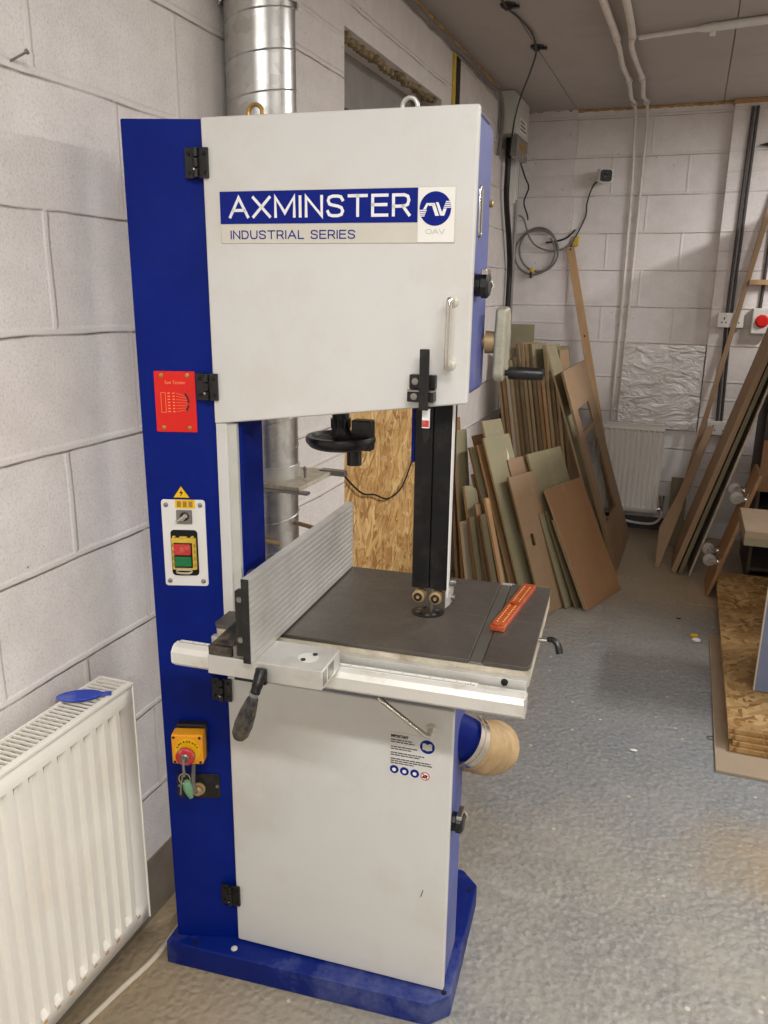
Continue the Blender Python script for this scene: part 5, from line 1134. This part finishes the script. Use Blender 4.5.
# bench with worktop and blue-grey panel
bn = thing('workbench', 'low bench with pale worktop and blue grey panel at right edge', 'bench', (0.27, 3.14, 0))
MB().box(0.0, 1.1, 0.0, 0.36, 0.695, 0.720).build('worktop', 'bench_top', bn, smooth=False, bevel=0.001)
MB().box(0.001, 1.1, 0.0005, 0.36, 0.665, 0.695).build('worktop_core', 'mdf_green_dark', bn, smooth=False)
MB().box(0.110, 1.05, 0.020, 0.038, 0.084, 0.665).build('front_panel', 'cabinet_blue', bn, smooth=False, bevel=0.001)
MB().box(0.105, 0.110, 0.018, 0.040, 0.084, 0.665).build('panel_edging', 'mdf_pale', bn, smooth=False)
MB().box(0.85, 0.87, 0.04, 0.34, 0.084, 0.665).build('side_panel', 'cabinet_blue', bn, smooth=False)
# dark shelf unit behind
sh = thing('shelf_unit', 'dark low shelf unit behind the tipped up dolly at right', 'shelving', (0.44, 4.76, 0.0))
for x_ in (0.0, 1.0): MB().box(x_, x_+0.018, 0, 0.55, 0, 1.03).build('side_panel', 'dark_wood', sh, smooth=False)
for z in (0.06, 0.38, 0.70, 1.01): MB().box(0.018, 1.0, 0.0, 0.53, z, z+0.018).build('shelf', 'dark_wood', sh, smooth=False)
MB().box(0.0, 1.018, 0.55, 0.556, 0, 1.03).build('back_panel', 'dark_wood', sh, smooth=False)
MB().box(0.0, 0.14, -0.014, -0.002, 0.52, 0.80).build('front_panel', 'mdf_brown', sh, smooth=False)
bx_ = MB().box(0, 0.28, 0, 0.3, 0, 0.16).build('storage_box', 'cabinet_blue', None, smooth=False, bevel=0.006); bx_.location = (0.56, 4.78, 0.7185); tag(bx_, 'pale blue storage box on the dark shelf unit', 'box')
rk = thing('shade_rack', 'tall dark unseen rack added beyond the right edge to cast shade', 'rack', (0.86, 3.55, 0.0812))  # added out of view so the far lamp casts diagonal shade
for y_ in (0.0, 1.1): MB().box(0.0, 0.5, y_, y_+0.03, 0, 1.94).build('end_frame', 'dark_wood', rk, smooth=False)
for z in (0.9, 1.3, 1.62, 1.92): MB().box(0.0, 0.5, 0.03, 1.1, z, z+0.02).build('shelf', 'dark_wood', rk, smooth=False)
MB().box(0.48, 0.5, 0.03, 1.1, 0.9, 1.92).build('back_panel', 'dark_wood', rk, smooth=False)
sp2 = MB().box(0, 0.5, 0, 0.05, 0, 0.03).build('timber_offcut', 'timber', None, smooth=False, bevel=0.002); sp2.location = (0.31, 5.49, 1.61); tag(sp2, 'timber length sticking out above the red isolator', 'timber')
br = MB().prism([(0, 0, 0), (0.12, 0, 0.03), (0.12, 0, -0.02), (0.03, 0, -0.005)], (0, -0.03, 0)).build('wall_bracket', 'black', None, smooth=False); br.location = (0.275, BY-0.061, 2.39); tag(br, 'pointed black bracket high on the right pier', 'bracket')
# small debris on the floor
d1 = MB().box(-0.016, 0.016, -0.010, 0.010, 0.0, 0.012).build('yellow_scrap', 'yellow', None, bevel=0.003); d1.location = (0.171, 3.82, 0.0005); d1.rotation_euler = (0, 0, 0.4); tag(d1, 'yellow plastic scrap on the floor by the strand board stack', 'scrap')
d2 = MB().sphere((0, 0, 0.012), 0.016, (1.3, 0.8, 0.7), 10).build('crumpled_tissue', 'white_print'); d2.location = (0.180, 3.755, 0); tag(d2, 'small crumpled white scrap beside the yellow scrap', 'scrap')
d3 = MB().sphere((0, 0, 0.004), 0.010, (1.4, 0.7, 0.3), 8).build('wood_chip', 'white_print'); d3.location = (-0.03, 2.69, 0.0); tag(d3, 'tiny white chip in the middle of the painted floor', 'scrap')
d4 = MB().tube([(0.016*math.cos(2*PI*k/10), 0.012*math.sin(2*PI*k/10), 0.002) for k in range(10)], 0.0014, 6, closed=True).build('rubber_band', 'dark_wood'); d4.location = (0.230, 2.88, 0.0005); tag(d4, 'dark rubber ring beside the brown hardboard sheet', 'ring')
d5 = MB().sphere((0, 0, 0.003), 0.009, (1.4, 0.8, 0.3), 8).build('dark_chip', 'hole'); d5.location = (0.10, 4.02, 0.0); tag(d5, 'small black chip on the floor beyond the yellow scrap', 'scrap')
